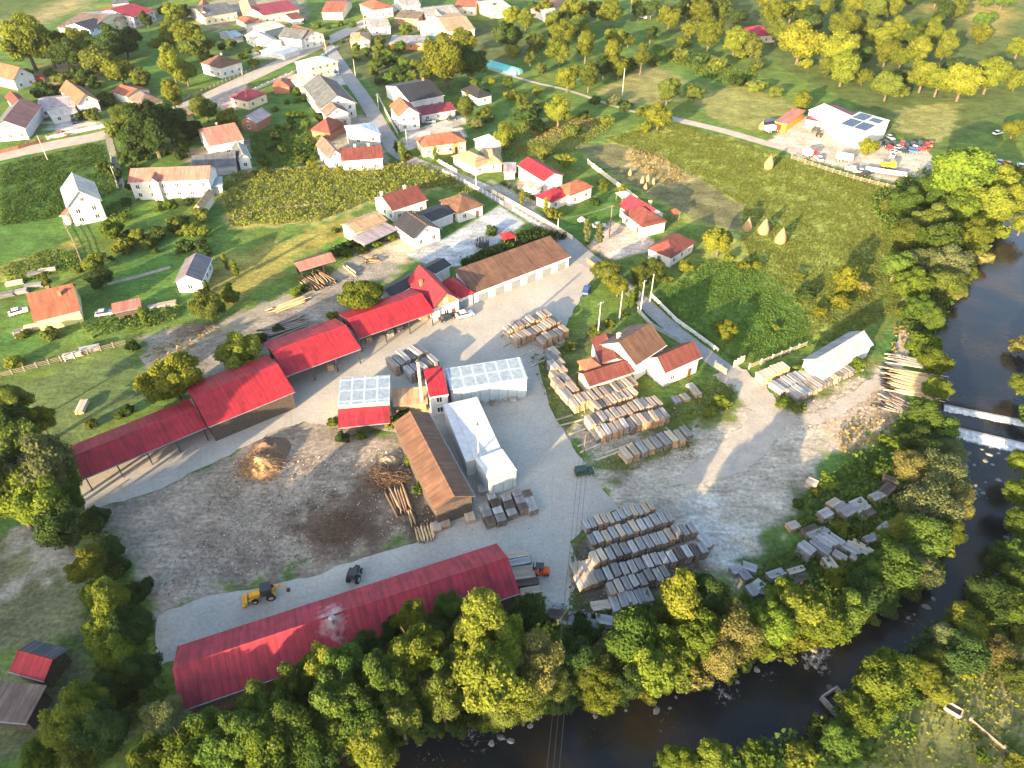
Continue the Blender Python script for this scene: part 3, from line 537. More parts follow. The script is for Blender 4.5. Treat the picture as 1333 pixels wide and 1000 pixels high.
def house(name, label, wings, cat='house', group=None):
    root = None
    for wi, w in enumerate(wings):
        a, e, n, L, d = wing_frame(w['A'], w['B'], w['C'], w['h'])
        if d < 1.5: print('WARN depth', name, label[:30], wi, round(L, 1), round(d, 1)); d = 3.0
        if wi == 0: print('%-22s L %.1f D %.1f  %s' % (name, L, d, label[:40]))
        ctr = a + e * (L / 2) + n * (d / 2); ctr.z = 0
        xa = e if w['ridge'] == 'x' else n
        LX, LY = (L, d) if w['ridge'] == 'x' else (d, L); hx, hy = LX / 2, LY / 2
        ang = math.atan2(xa.y, xa.x)
        Mw = Matrix.Translation(ctr) @ Matrix.Rotation(ang, 4, 'Z')
        if root is None:
            root = empty(name, ctr, ang); tag(root, label, cat, group); Mr = Mw.inverted()
        M = Mr @ Mw; h, rh, ov, rt = w['h'], w['rh'], w['ov'], w['rt']; lx, ly = hx - ov, hy - ov
        dz = .004 * wi
        # ---- walls
        def ztop(y):
            if rt == 'gable': return h + rh * (hy - abs(y)) / hy - .17
            if rt == 'mono': return h + rh * (y + hy) / (2 * hy) - .17
            return h - .12
        mb = MB(); gm = 1 if w['gablemat'] else 0
        if w['open_']:
            mb.prism([(ly - .2, 0), (ly, 0), (ly, ztop(ly)), (ly - .2, ztop(ly - .2))], 'x', -lx + .2, lx - .2)
            sec = [(-ly, ztop(-ly) - .9), (ly, ztop(ly) - .9), (ly, ztop(ly))] + ([(0, ztop(0))] if rt == 'gable' else []) + [(-ly, ztop(-ly))]
            for x0, x1 in ((-lx, -lx + .2), (lx - .2, lx)): mb.prism(sec, 'x', x0, x1)
        else:
            sec = [(-ly, -.3), (ly, -.3), (ly, ztop(ly))] + ([(0, ztop(0))] if rt == 'gable' else []) + [(-ly, ztop(-ly))]
            mb.prism(sec, 'x', -lx, lx)
        mats = [w['wall']] + ([w['gablemat']] if gm else [])
        mb.obj('wall', mats, root, M)
        if gm:
            for s in (-1, 1):
                g = MB(); g.prism([(-ly + .1, h - .1), (ly - .1, h - .1), (0, ztop(0) - .1)], 'x', s * (lx + .005), s * (lx + .05))
                g.obj('gable_boards', w['gablemat'], root, M)
        if w['open_']:
            npst = max(3, int(LX / 5.0)); pm = MB(); pm.box(-.11, .11, -.11, .11, 0, ztop(-ly) - .02); pme = pm.mesh('post', ['metal_dark'])
            for i in range(npst + 1):
                o = inst('post', pme, root); o.matrix_local = M @ Matrix.Translation((-lx + .1 + (2 * lx - .2) * i / npst, -ly + .1, 0))
        # ---- roof
        rb = MB(); t = .16
        if rt == 'gable':
            rb.prism([(-hy, h), (0, h + rh), (0, h + rh - t), (-hy, h - t)], 'x', -hx, hx, 0)
            rb.prism([(0, h + rh), (hy, h), (hy, h - t), (0, h + rh - t)], 'x', -hx, hx, 1)
        elif rt == 'mono':
            rb.prism([(-hy, h), (hy, h + rh), (hy, h + rh - t), (-hy, h - t)], 'x', -hx, hx, 0)
        else:
            k = max(hx - hy, .0) if hx >= hy else 0; ky = hy - hx if hy > hx else 0
            z = h + rh; c = [(-hx, -hy), (hx, -hy), (hx, hy), (-hx, hy)]
            R0, R1 = ((-k, 0, z), (k, 0, z)) if hx >= hy else ((0, -ky, z), (0, ky, z))
            E = [(x, y, h) for x, y in c]
            if hx >= hy:
                rb.quad([E[0], E[1], R1, R0], 0); rb.quad([E[1], E[2], R1], 1); rb.quad([E[2], E[3], R0, R1], 1); rb.quad([E[3], E[0], R0], 0)
            else:
                rb.quad([E[0], E[1], R0], 0); rb.quad([E[1], E[2], R1, R0], 1); rb.quad([E[2], E[3], R1], 1); rb.quad([E[3], E[0], R0, R1], 0)
            for i in range(4):
                j = (i + 1) % 4; rb.quad([(*c[i], h - .18), (*c[j], h - .18), E[j], E[i]], 0)
            rb.quad([(*p, h - .18) for p in c[::-1]], 0)
        me = bpy.data.meshes.new('roof'); me.from_pydata(rb.v, [], rb.f); me.materials.append(MATS[w['roof']]); me.materials.append(MATS[w['roof2']]); me.polygons.foreach_set('material_index', rb.m)
        bm = bmesh.new(); bm.from_mesh(me); bmesh.ops.recalc_face_normals(bm, faces=bm.faces); bm.to_mesh(me); bm.free()
        roof = bpy.data.objects.new('roof', me); link(roof, root); roof.matrix_local = M @ Matrix.Translation((0, 0, dz))
        if rt == 'gable' and w['cap']:
            cb = MB(); cb.prism([(-.18, h + rh - .05), (0, h + rh + .09), (.18, h + rh - .05)], 'x', -hx - .02, hx + .02); cb.obj('ridge_cap', w['roof'], roof)
        if rt != 'hip':
            gt = MB(); zf = h - .05; gt.box(-hx, hx, -hy - .14, -hy - .01, zf - .12, zf); gt.obj('gutter', 'metal_grey' if w['wall'] != 'wall_white' else 'window_white', roof)
        for (u, v, hc) in w['chim']:
            x, y = u * hx, v * hy
            zr = h + rh * (1 - abs(v)) if rt != 'mono' else h + rh * (v + 1) / 2
            cb = MB(); cb.box(x - .35, x + .35, y - .3, y + .3, zr - 1.2, zr + hc); cb.box(x - .45, x + .45, y - .4, y + .4, zr + hc, zr + hc + .14); cb.obj('chimney', 'chimney_brick' if (wi + int(abs(x))) % 2 else 'wall_cream', roof)
        # ---- openings
        if w['ridge'] == 'x': sides = {'f': ((0, -1), (0, -ly), lx), 'r': ((1, 0), (lx, 0), ly), 'l': ((-1, 0), (-lx, 0), ly), 'b': ((0, 1), (0, ly), lx)}
        else: sides = {'f': ((-1, 0), (-lx, 0), ly), 'r': ((0, -1), (0, -ly), lx), 'l': ((0, 1), (0, ly), lx), 'b': ((1, 0), (lx, 0), ly)}
        for s in w['win']:
            o2, p, half = sides[s]; rot = math.atan2(o2[1], o2[0]) + math.pi / 2; cnt = max(1, int(2 * half / 3.6)); tx = (math.cos(rot), math.sin(rot))
            isg = rt == 'gable' and o2[1] == 0
            zs = [1.6] if h < 4.6 else [1.6, 4.3]
            if s in w['door']: inst('door', DOOR_ME, root).matrix_local = M @ Matrix.Translation((p[0] + tx[0] * (half * .55), p[1] + tx[1] * (half * .55), 0)) @ Matrix.Rotation(rot, 4, 'Z')
            for zi in zs:
                if zi + .8 > h: continue
                for i in range(cnt):
                    q = -half + 2 * half * (i + .5) / cnt
                    if s in w['door'] and zi < 2 and abs(q - half * .55) < 1.4: continue
                    o = inst('window', WIN_ME, root); o.matrix_local = M @ Matrix.Translation((p[0] + tx[0] * q, p[1] + tx[1] * q, zi)) @ Matrix.Rotation(rot, 4, 'Z'); inst('pane', PANE_ME, o)
            if isg and rh > 2.2:
                o = inst('window', WIN_ME, root); o.matrix_local = M @ Matrix.Translation((p[0], p[1], h + rh * .32)) @ Matrix.Rotation(rot, 4, 'Z') @ Matrix.Diagonal((.8, 1, .8, 1)); inst('pane', PANE_ME, o)
        for s in w['gates']:
            o2, p, half = sides[s]; rot = math.atan2(o2[1], o2[0]) + math.pi / 2; tx = (math.cos(rot), math.sin(rot)); cnt = max(1, int(2 * half / 5))
            for i in range(cnt):
                q = -half + 2 * half * (i + .5) / cnt; inst('garage_door', GATE_ME, root).matrix_local = M @ Matrix.Translation((p[0] + tx[0] * q, p[1] + tx[1] * q, 0)) @ Matrix.Rotation(rot, 4, 'Z')
    return root
# ---- the sawmill
RS = dict(roof='roof_red', wall='plank_dark', win='')
GSH = 'red roofed sheds along the upper edge of the yard'
house('timber_shed', 'lowest red metal roofed open shed at the left end of the row', [W((107,624),(269,556),(249,518),3.9,'gable',1.5,roof='roof_red',wall='metal_dark',open_=True,win='')], 'shed', GSH)
house('timber_shed', 'bright red roofed shed with dark vertical plank front beside the leftmost open shed', [W((271,556),(384,510),(348,462),4.6,'gable',2.4,roof='roof_red',wall='plank_dark',win='')], 'shed', GSH)
house('timber_shed', 'red roofed open shed with pale ridge line in the middle of the row', [W((372,490),(470,454),(446,411),4.4,'gable',2.2,roof='roof_red',wall='plank_dark',open_=True,win='')], 'shed', GSH)
house('timber_shed', 'long narrow red roofed open shed ending at the red gabled house', [W((467,441),(566,406),(549,372),4.2,'gable',2.0,roof='roof_red',wall='plank_dark',open_=True,win='')], 'shed', GSH)
house('sawmill_office', 'white house with bright red cross gable roof and brown boarded gable facing the yard', [
    W((563,403),(600,391),(577,352),4.0,'gable',3.6,'y',roof='roof_red',win='f',door='f',gablemat='plank_tan',chim=((.25,.6,1.2),)),
    W((592,391),(618,381),(606,356),3.6,'hip',2.4,'x',roof='roof_red',win='',gates='f')], 'house')
house('garage_block', 'long white garage building with plain brown tiled roof beside the yard entrance', [W((617,382),(743,334),(730,311),3.4,'mono',2.3,roof='roof_brown',win='r',gates='f',ov=.35)], 'garage')
house('black_barn', 'low barn with black roof and white end wall behind the red gabled house', [W((511,387),(588,345),(575,333),3.6,'gable',1.0,roof='roof_black',win='',wall='wall_white')], 'barn')
WH_ROOT = house('lumber_warehouse', 'very long dull red metal roofed warehouse at the lower edge of the yard', [W((234,926),(677,772),(650,706),5.2,'gable',2.6,roof='roof_red_dark',wall='plank_dark',win='',ov=.6)], 'warehouse')
house('saw_hall', 'long narrow saw hall with brown roof and dark boarded gable end', [W((566,664),(618,646),(571,533),5.0,'gable',1.8,'y',roof='roof_brown',roof2='roof_brown',wall='plank_dark',win='',gablemat='metal_dark')], 'hall')
house('drying_kiln', 'long grey kiln with pale blue translucent panel roof right of the red roofed tower', [W((586,508),(687,492),(679,468),5.4,'mono',.7,roof='panel_film',wall='wall_film',win='',ov=.15)], 'kiln', 'translucent roofed drying kilns')
house('drying_kiln', 'small cream kiln with blue grey panel roof above the red lean to', [W((440,527),(507,522),(505,491),4.8,'mono',.6,roof='panel_film',wall='wall_cream',win='',ov=.15)], 'kiln', 'translucent roofed drying kilns')
house('drying_kiln', 'long white sheet covered kiln beside the brown saw hall', [W((606,600),(654,588),(625,518),4.4,'mono',.5,'x',roof='sheet_film',wall='wall_white',win='',ov=.15), W((637,626),(673,612),(660,583),4.7,'mono',.2,'x',roof='roof_white',wall='wall_film',win='',ov=.1)], 'kiln', 'translucent roofed drying kilns')
house('boiler_house', 'narrow white boiler house with steep red roof between the two kilns', [W((559,517),(584,513),(581,482),5.6,'mono',1.2,roof='roof_red',wall='wall_white',win='f',ov=.2)], 'boiler house')
house('lean_to', 'red roofed lean to sheltering boards in front of the cream kiln', [W((440,557),(508,550),(506,531),2.6,'mono',1.0,roof='roof_red_dark',wall='plank_tan',win='',open_=True)], 'shed')
house('lean_to', 'low brown roofed shelter between the cream kiln and the boiler house', [W((512,529),(557,525),(556,506),2.6,'mono',.7,roof='roof_tan',wall='plank_tan',win='')], 'shed')
house('mill_house', 'brown shingled villa with white gable beside narrow lane', [
    W((828,476),(868,449),(834,415),5.2,'gable',3.4,roof='roof_brown',roof2='roof_oldbrown',win='l',chim=((-.4,.5,1),)),
    W((767,503),(826,484),(814,464),3.4,'gable',1.4,roof='roof_redtile',wall='wall_cream',win='f'),
    W((751,470),(762,485),(782,474),4.0,'hip',1.8,roof='roof_orange',wall='wall_orange',win='f'),
    W((782,474),(822,470),(800,438),4.2,'gable',1.2,'y',roof='roof_redtile',wall='wall_white',win='')], 'house')
house('village_house', 'white house with plain red tiled roof touching the brown shingled villa', [W((866,486),(914,465),(890,446),4.4,'gable',2.4,roof='roof_redtile',win='f',door='f')], 'house')
house('field_barn', 'pale grey roofed barn with white gable beside lumber at the meadow corner', [W((1076,486),(1137,448),(1112,428),3.6,'gable',2.0,roof='roof_pale',roof2='roof_grey',win='',ov=.3)], 'barn')
# ---- houses above the yard
V = 'houses of the village'
house('village_house', 'white villa with two level red hip roof and paved forecourt', [W((809,275),(836,296),(862,283),3.5,'hip',2.6,roof='roof_redtile',win='f',door='f'), W((838,288),(866,279),(850,254),3.5,'gable',2.8,'y',roof='roof_redtile',roof2='roof_maroon',win='r',chim=((-.2,-.5,1.4),))], 'house')
house('village_house', 'white bungalow with dark red hip roof at the edge of the meadow', [W((842,323),(874,336),(913,317),3.3,'hip',2.6,'y',roof='roof_redtile',roof2='roof_redtile',win='fr')])
house('village_house', 'white stepped house with bright red and orange roofs beside a round lawn', [
    W((673,215),(707,236),(724,222),4.4,'gable',1.8,roof='roof_red',win='f'), W((721,245),(742,255),(760,237),3.8,'hip',2.2,roof='roof_orange',win='fr'), W((696,255),(718,264),(738,250),3.2,'hip',2.0,roof='roof_red',win='fr')])
house('village_house', 'cream house with orange hip roof at the bend of the side road', [W((549,192),(608,184),(597,172),3.8,'hip',2.4,roof='roof_orange',wall='wall_yellow',win='fl',door='f',chim=((-.5,.2,1),))])
house('village_house', 'pale bungalow with grey brown hip roofs below the white roofed hut', [W((588,203),(618,218),(636,206),3.3,'hip',2.0,roof='roof_tan',wall='wall_white',win='fr'), W((632,214),(655,213),(645,195),3.0,'hip',1.8,roof='roof_tan',wall='wall_cream',win='f')])
house('garden_shed', 'small hut with plain white tilted roof behind the pale bungalow', [W((616,181),(634,193),(645,182),3.2,'mono',.6,roof='roof_white',wall='wall_grey',win='')], 'shed')
house('village_house', 'tall white house with steep orange red gable roof at a driveway', [W((518,152),(547,148),(537,134),6.0,'gable',3.2,'y',roof='roof_orange',win='fl')])
house('village_house', 'white house with black roof behind the tall orange gabled house', [W((533,133),(579,124),(569,99),4.6,'gable',3.0,roof='roof_black',win='f',chim=((.7,.2,1),)), W((548,151),(594,143),(590,131),3.0,'gable',1.4,roof='roof_maroon',win='f',wall='wall_white')])
house('village_house', 'low house with dark blue black hip roof behind trees', [W((599,117),(622,128),(634,120),3.2,'hip',2.4,roof='roof_black',win='fr')])
house('village_house', 'large white house with brown roof and stepped gables along the side road', [
    W((417,141),(464,134),(453,104),5.6,'gable',4.0,'y',roof='roof_oldbrown',roof2='roof_slate',win='fl'), W((424,152),(455,147),(448,128),4.6,'gable',2.8,'y',roof='roof_oldbrown',win='f'), W((425,156),(457,154),(473,146),3.0,'hip',1.2,roof='roof_pale',win='f')])
house('summer_hut', 'small hut with tall brown pyramid roof left of the white block', [W((403,169),(430,174),(428,157),2.8,'hip',3.6,roof='roof_redtile',wall='wall_brick',win='')], 'hut')
house('village_house', 'grey walled two storey block with plain white hip roof', [W((455,180),(496,175),(487,159),5.8,'hip',1.4,roof='roof_white',wall='wall_grey',win='f')])
house('village_house', 'long white house with brick red roof and white gable wing above the maize', [
    W((444,210),(499,206),(497,190),4.2,'gable',2.2,roof='roof_redtile',win='f',chim=((-.3,.3,1),(.35,.3,1))), W((427,207),(447,203),(440,183),4.4,'gable',2.8,'y',roof='roof_pink',roof2='roof_oldbrown',win='fl')])
house('village_house', 'white house with brown red roof and chimney at the maize field', [W((511,275),(557,260),(538,241),4.0,'gable',2.6,roof='roof_redtile',win='fl',chim=((.4,.2,1),(-.7,.6,1)))])
house('village_house', 'white gabled house with brown roof and black rear slope joined to the hip roofed house', [
    W((538,311),(575,298),(555,277),3.6,'gable',2.8,'y',roof='roof_brown',roof2='roof_black',win='fl'), W((562,289),(592,277),(580,262),3.2,'gable',.8,roof='roof_black',win='')])
house('village_house', 'white house with brown hip roof at the blue grey driveway', [W((571,261),(596,278),(626,264),3.4,'hip',2.6,'y',roof='roof_brown',win='fr',door='r')])
house('wood_shed', 'cream wood shed with ribbed tan roof behind the grey shelter', [W((462,303),(504,286),(491,273),4.0,'gable',1.0,roof='roof_tan',wall='wall_yellow',win='')], 'shed')
house('wood_shed', 'long flat grey lilac shelter roof in front of the ribbed tan shed', [W((474,319),(518,298),(512,285),2.8,'mono',.4,roof='roof_lilac',wall='wood_dark',win='',open_=True)], 'shed')
house('wood_shed', 'open shed with brown tiled roof above the log pile', [W((390,353),(437,339),(431,326),3.6,'gable',1.0,roof='roof_pink',roof2='roof_brown',wall='plank_dark',win='',open_=True)], 'shed')
# ---- left side
house('village_house', 'white three storey house with pale cream and blue grey gable roof alone in the meadow', [W((86,271),(132,261),(117,238),6.2,'gable',4.2,'y',roof='roof_pale',roof2='roof_bluegrey',win='fl'), W((77,281),(87,281),(83,262),3.2,'mono',.6,roof='roof_pink',win='')])
house('village_house', 'very long white house with salmon tiled roof and small roof dormer', [W((166,238),(272,234),(270,217),6.0,'gable',2.4,roof='roof_pink',win='f',ov=.4), W((193,239),(206,238),(203,227),6.1,'gable',1.6,'y',roof='roof_pink',win='',ov=.3)])
house('village_house', 'white house with broad pink tiled roof above the long barn', [W((272,191),(318,182),(303,160),4.8,'gable',3.2,roof='roof_pink',win='fl',chim=((.1,.6,1),))])
house('long_barn', 'long tan roofed barn with dark lower slope behind the long white house', [W((250,221),(308,215),(302,197),3.2,'gable',2.2,roof='roof_slate',roof2='roof_tan',wall='wall_grey',win='')], 'barn')
house('village_house', 'small white house with dark grey roof at the end of the long barn', [W((309,209),(327,206),(317,189),3.6,'gable',1.8,'y',roof='roof_grey',roof2='roof_slate',win='f')])
house('carport', 'small shelter with flat light blue roof at the right end of the long white house', [W((274,243),(290,241),(293,230),3.0,'mono',.3,roof='roof_bluegrey',wall='wall_grey',win='')], 'shed')
house('village_house', 'pale yellow house with large salmon tiled roof left of the lawn', [W((44,419),(105,404),(94,372),3.4,'gable',4.0,roof='roof_orange',wall='wall_yellow',win='r',chim=((.35,-.3,1.0),(-.2,.7,1)))])
house('garden_house', 'small white garden house with purple grey gable roof', [W((226,368),(263,366),(258,337),3.4,'gable',2.0,'y',roof='roof_purple',win='fr')], 'house')
house('garden_shed', 'low narrow shed with brown tiled roof on the green lawn', [W((146,408),(184,400),(181,390),2.2,'mono',.5,roof='roof_pink',wall='plank_dark',win='')], 'shed')
house('cabin', 'dark slate roofed cabin with red lower slope at lower left', [W((11,874),(57,887),(82,843),2.8,'gable',1.4,roof='roof_red',roof2='roof_slate',wall='plank_dark',win='')], 'cabin')
house('barn', 'old barn with wide grey brown roof at the lower left corner', [W((-30,936),(34,942),(61,894),3.0,'mono',.5,roof='roof_oldbrown',wall='plank_dark',win='')], 'barn')
# ---- upper left village
house('village_house', 'white house with brown pyramid hip roof beside the main road', [W((260,82),(286,89),(311,79),4.6,'hip',3.2,roof='roof_brown',win='fr',chim=((-.3,.4,1),))])
house('village_house', 'cream house with dark hip roof and orange brown side roof', [W((164,128),(183,138),(210,129),3.4,'hip',2.8,roof='roof_oldbrown',wall='wall_cream',win='fr'), W((143,120),(165,126),(187,114),3.2,'gable',1.6,'x',roof='roof_orange',win='')])
house('village_house', 'white house with steep red gable roof at the far left edge', [W((17,105),(45,97),(27,79),4.2,'gable',4.2,'y',roof='roof_orange',win='f')])
house('village_house', 'row of joined white houses with lilac and red roofs by the left road', [
    W((101,137),(129,131),(114,110),4.4,'gable',3.4,'y',roof='roof_orange',win='f'), W((47,143),(98,138),(90,123),3.4,'gable',1.6,roof='roof_lilac',win='f'), W((22,145),(42,141),(32,121),4.0,'hip',2.4,roof='roof_redtile',win='f')])
house('village_house', 'white gabled house with grey pink roof at the left end of the road', [W((-15,171),(33,167),(22,140),4.2,'gable',3.4,'y',roof='roof_pink',roof2='roof_slate',win='f',gates='')])
house('village_house', 'cream gabled hall with blue grey and brown roof beyond the orchard trees', [W((74,36),(116,39),(110,12),4.8,'gable',3.2,'x',roof='roof_oldbrown',roof2='roof_bluegrey',wall='wall_cream',win='f')])
house('village_house', 'white house with small black roof beside the blue grey hall', [W((116,39),(141,32),(134,20),5.2,'gable',2.2,'x',roof='roof_black',wall='wall_blue',win='f')])
house('village_house', 'white house with large pinkish red roof near the top left', [W((173,23),(202,14),(188,-3),5.2,'gable',2.8,roof='roof_red_dark',win='fl')])
house('village_house', 'tan house squeezed between the black and the pinkish red roofs', [W((134,27),(155,27),(156,12),4.8,'hip',2.2,roof='roof_tan',wall='wall_cream',win='f')])
house('village_house', 'long cream house with reddish left gable at the top edge', [W((266,22),(309,15),(303,1),4.4,'gable',2.6,roof='roof_slate',wall='wall_cream',win='f'), W((258,20),(272,19),(267,4),4.4,'gable',2.4,'y',roof='roof_orange',win='')])
house('village_house', 'cream house with long maroon roof at the top edge', [W((342,20),(390,12),(384,-2),4.6,'gable',2.6,roof='roof_maroon',wall='wall_cream',win='f'), W((316,19),(340,17),(336,1),4.8,'gable',2.6,'y',roof='roof_tan',wall='wall_cream',win='f')])
house('village_house', 'small hut with orange hip roof below the maroon roofed house', [W((320,31),(339,28),(335,19),2.8,'hip',1.6,roof='roof_orange',win='')], 'hut')
house('long_barn', 'long barn with pale sheet roof beside the cross gabled house', [W((344,41),(372,34),(366,23),3.6,'gable',1.2,roof='roof_pale',wall='wall_grey',win='')], 'barn')
house('village_house', 'white house with shallow cream roof and walled court by the main road', [W((318,46),(342,58),(360,50),4.0,'gable',1.6,'x',roof='roof_pale',win='f'), W((338,66),(370,72),(378,62),2.4,'mono',.2,roof='roof_white',win='')])
house('village_house', 'white house with brown cross gable roof beside the main road', [W((370,43),(394,51),(414,42),5.2,'gable',3.0,'x',roof='roof_brown',win='fr'), W((392,52),(412,44),(398,34),5.2,'gable',3.0,'y',roof='roof_oldbrown',roof2='roof_slate',win='f')])
house('garden_shed', 'small shed with bright red roof behind the brown cross gabled house', [W((380,26),(396,24),(392,16),2.8,'mono',.6,roof='roof_redtile',win='')], 'shed')
house('village_house', 'house with red and orange stepped roof at the top edge', [W((418,16),(446,16),(441,0),4.0,'gable',2.2,roof='roof_orange',roof2='roof_maroon',wall='wall_cream',win='f')])
house('village_house', 'white house with broad orange hip roof at the road junction', [W((467,5),(484,13),(510,8),5.0,'hip',2.6,roof='roof_orange',win='fr')])
house('village_house', 'large cream white building with pale hip roof at the road fork', [W((383,81),(402,89),(441,80),5.2,'hip',2.2,'y',roof='roof_white',wall='wall_cream',win='fr')])
house('long_barn', 'pale grey roofed shed below the cream white building', [W((391,114),(430,107),(430,95),3.6,'gable',1.2,roof='roof_pale',wall='wall_grey',win='')], 'barn')
house('garden_shed', 'small shed with orange tiled roof between the road and gardens', [W((354,114),(377,113),(372,103),2.8,'hip',1.6,roof='roof_orange',wall='wall_brick',win='')], 'shed')
house('village_house', 'house with maroon hip roof below the main road', [W((298,127),(322,132),(342,120),3.6,'hip',2.6,roof='roof_maroon',wall='wall_cream',win='fr')])
house('village_house', 'weathered house with pinkish brown gable roof below the maroon roof', [W((311,158),(333,161),(350,149),3.4,'gable',2.4,'y',roof='roof_lilac',roof2='roof_oldbrown',wall='wall_brick',win='f')])
house('village_house', 'low house with brown roof at the top of the road', [W((513,23),(545,25),(541,13),3.8,'gable',1.6,roof='roof_oldbrown',wall='wall_brick',win='f')])
house('village_house', 'white house with worn grey roof below the brown roofed low house', [W((483,37),(509,35),(505,23),3.8,'gable',1.8,'x',roof='roof_grey',win='f')])
house('village_house', 'house with pale pinkish roof and teal shed front', [W((549,39),(581,37),(576,25),4.0,'gable',1.6,roof='roof_pale',win='f'), W((557,47),(573,46),(571,40),2.4,'mono',.4,roof='roof_bluegrey',wall='wall_teal',win='')])
house('village_house', 'house with large tan sheet roof behind the big yellow tree', [W((582,41),(619,38),(608,15),4.2,'gable',2.0,roof='roof_tan',wall='wall_cream',win='f')])
house('village_house', 'group of joined grey roofed white houses at the top edge', [W((556,22),(600,17),(596,4),4.2,'gable',2.0,roof='roof_grey',roof2='roof_slate',win='f'), W((565,24),(580,23),(574,12),3.8,'gable',2.0,'y',roof='roof_grey',win='f')])
house('village_house', 'house with orange red roof at the top edge above the tan roof', [W((591,9),(619,10),(613,-4),4.4,'gable',2.4,roof='roof_orange',wall='wall_cream',win='f')])
house('village_house', 'cream house with pale roof right of the orange red roof', [W((640,15),(669,11),(664,-5),4.2,'gable',2.2,roof='roof_pale',wall='wall_cream',win='f')])
house('orchard_shed', 'flat grey roofed shed with orange and white front in the orchard', [W((506,57),(552,57),(551,47),3.0,'mono',.4,roof='roof_grey',wall='wall_orange',win='f')], 'shed')
house('village_house', 'cream house with peach roof between yellow trees at the top', [W((690,12),(713,15),(723,2),4.2,'hip',2.0,roof='roof_pink',wall='wall_cream',win='f')])
house('village_house', 'small white house with pale roof right of the peach roof', [W((714,22),(732,20),(729,8),3.8,'gable',1.8,roof='roof_pale',win='f')])
house('village_house', 'small tan roofed house under bushes beside the main road', [W((455,54),(482,53),(483,42),3.4,'hip',1.6,roof='roof_tan',wall='wall_cream',win='f')])
house('garden_shed', 'small plain white hut among the far trees', [W((830,15),(843,17),(847,8),3.0,'mono',.4,roof='roof_white',win='')], 'shed')
house('village_house', 'white house with red pyramid roof hidden among far trees', [W((965,37),(985,47),(999,38),3.8,'hip',2.6,roof='roof_red_dark',win='fr')])
ind = house('repair_hall', 'white industrial hall with solar panels on its low roof and maroon roofed wing', [
    W((1088,162),(1128,174),(1150,158),5.6,'mono',1.0,roof='roof_white',win='',ov=.2), W((1053,143),(1090,160),(1108,145),5.2,'gable',1.4,roof='roof_white',roof2='roof_maroon',win='',ov=.2), W((1048,155),(1072,160),(1076,153),3.0,'mono',.5,roof='roof_maroon',win='')], 'hall')
def panels(root, A, B, C, h, rh):
    a, e, n, L, d = wing_frame(A, B, C, h); ctr = a + e * (L / 2) + n * (d / 2); ctr.z = 0
    tilt = math.atan2(rh, d)
    for (u, v, su, sv) in ((.28, .30, .38, .40), (.70, .30, .38, .40), (.28, .76, .38, .36), (.72, .76, .34, .22)):
        mb = MB(); mb.box(-L * su / 2, L * su / 2, -d * sv / 2, d * sv / 2, 0, .08)
        z = h + rh * v + .10
        p = a + e * (L * u) + n * (d * v); p.z = 0
        Mw = Matrix.Translation((p.x, p.y, z)) @ Matrix.Rotation(math.atan2(e.y, e.x), 4, 'Z') @ Matrix.Rotation(tilt, 4, 'X')
        mb.obj('solar_panel', 'solar_cell', root, root.matrix_basis.inverted() @ Mw)
panels(ind, (1088,162),(1128,174),(1150,158),5.6,1.0)
house('machine_shed', 'yellow shed with pinkish roof beside the scrap trucks', [W((1008,158),(1025,162),(1041,143),3.2,'mono',.3,'x',roof='roof_pink',wall='yellow_paint',win='')], 'shed')
# greenhouse tunnel
a = G(638,86); b = G(676,97); dv = (b - a); r = empty('greenhouse_tunnel', (a + dv / 2), math.atan2(dv.y, dv.x)); tag(r, 'teal plastic greenhouse tunnel among gardens', 'greenhouse')
mb = MB(); L = dv.length / 2; prof = [(2.6 * math.cos(t), 2.6 * math.sin(t)) for t in np.linspace(0, math.pi, 13)]; mb.prism(prof, 'x', -L, L); mb.obj('cover', 'tarp_teal', r)
for k in (-1, 1):
    e_ = MB(); e_.box(k * (L + .04) - .03, k * (L + .04) + .03, -.6, .6, 0, 1.9); e_.obj('end_door', 'window_white', r)

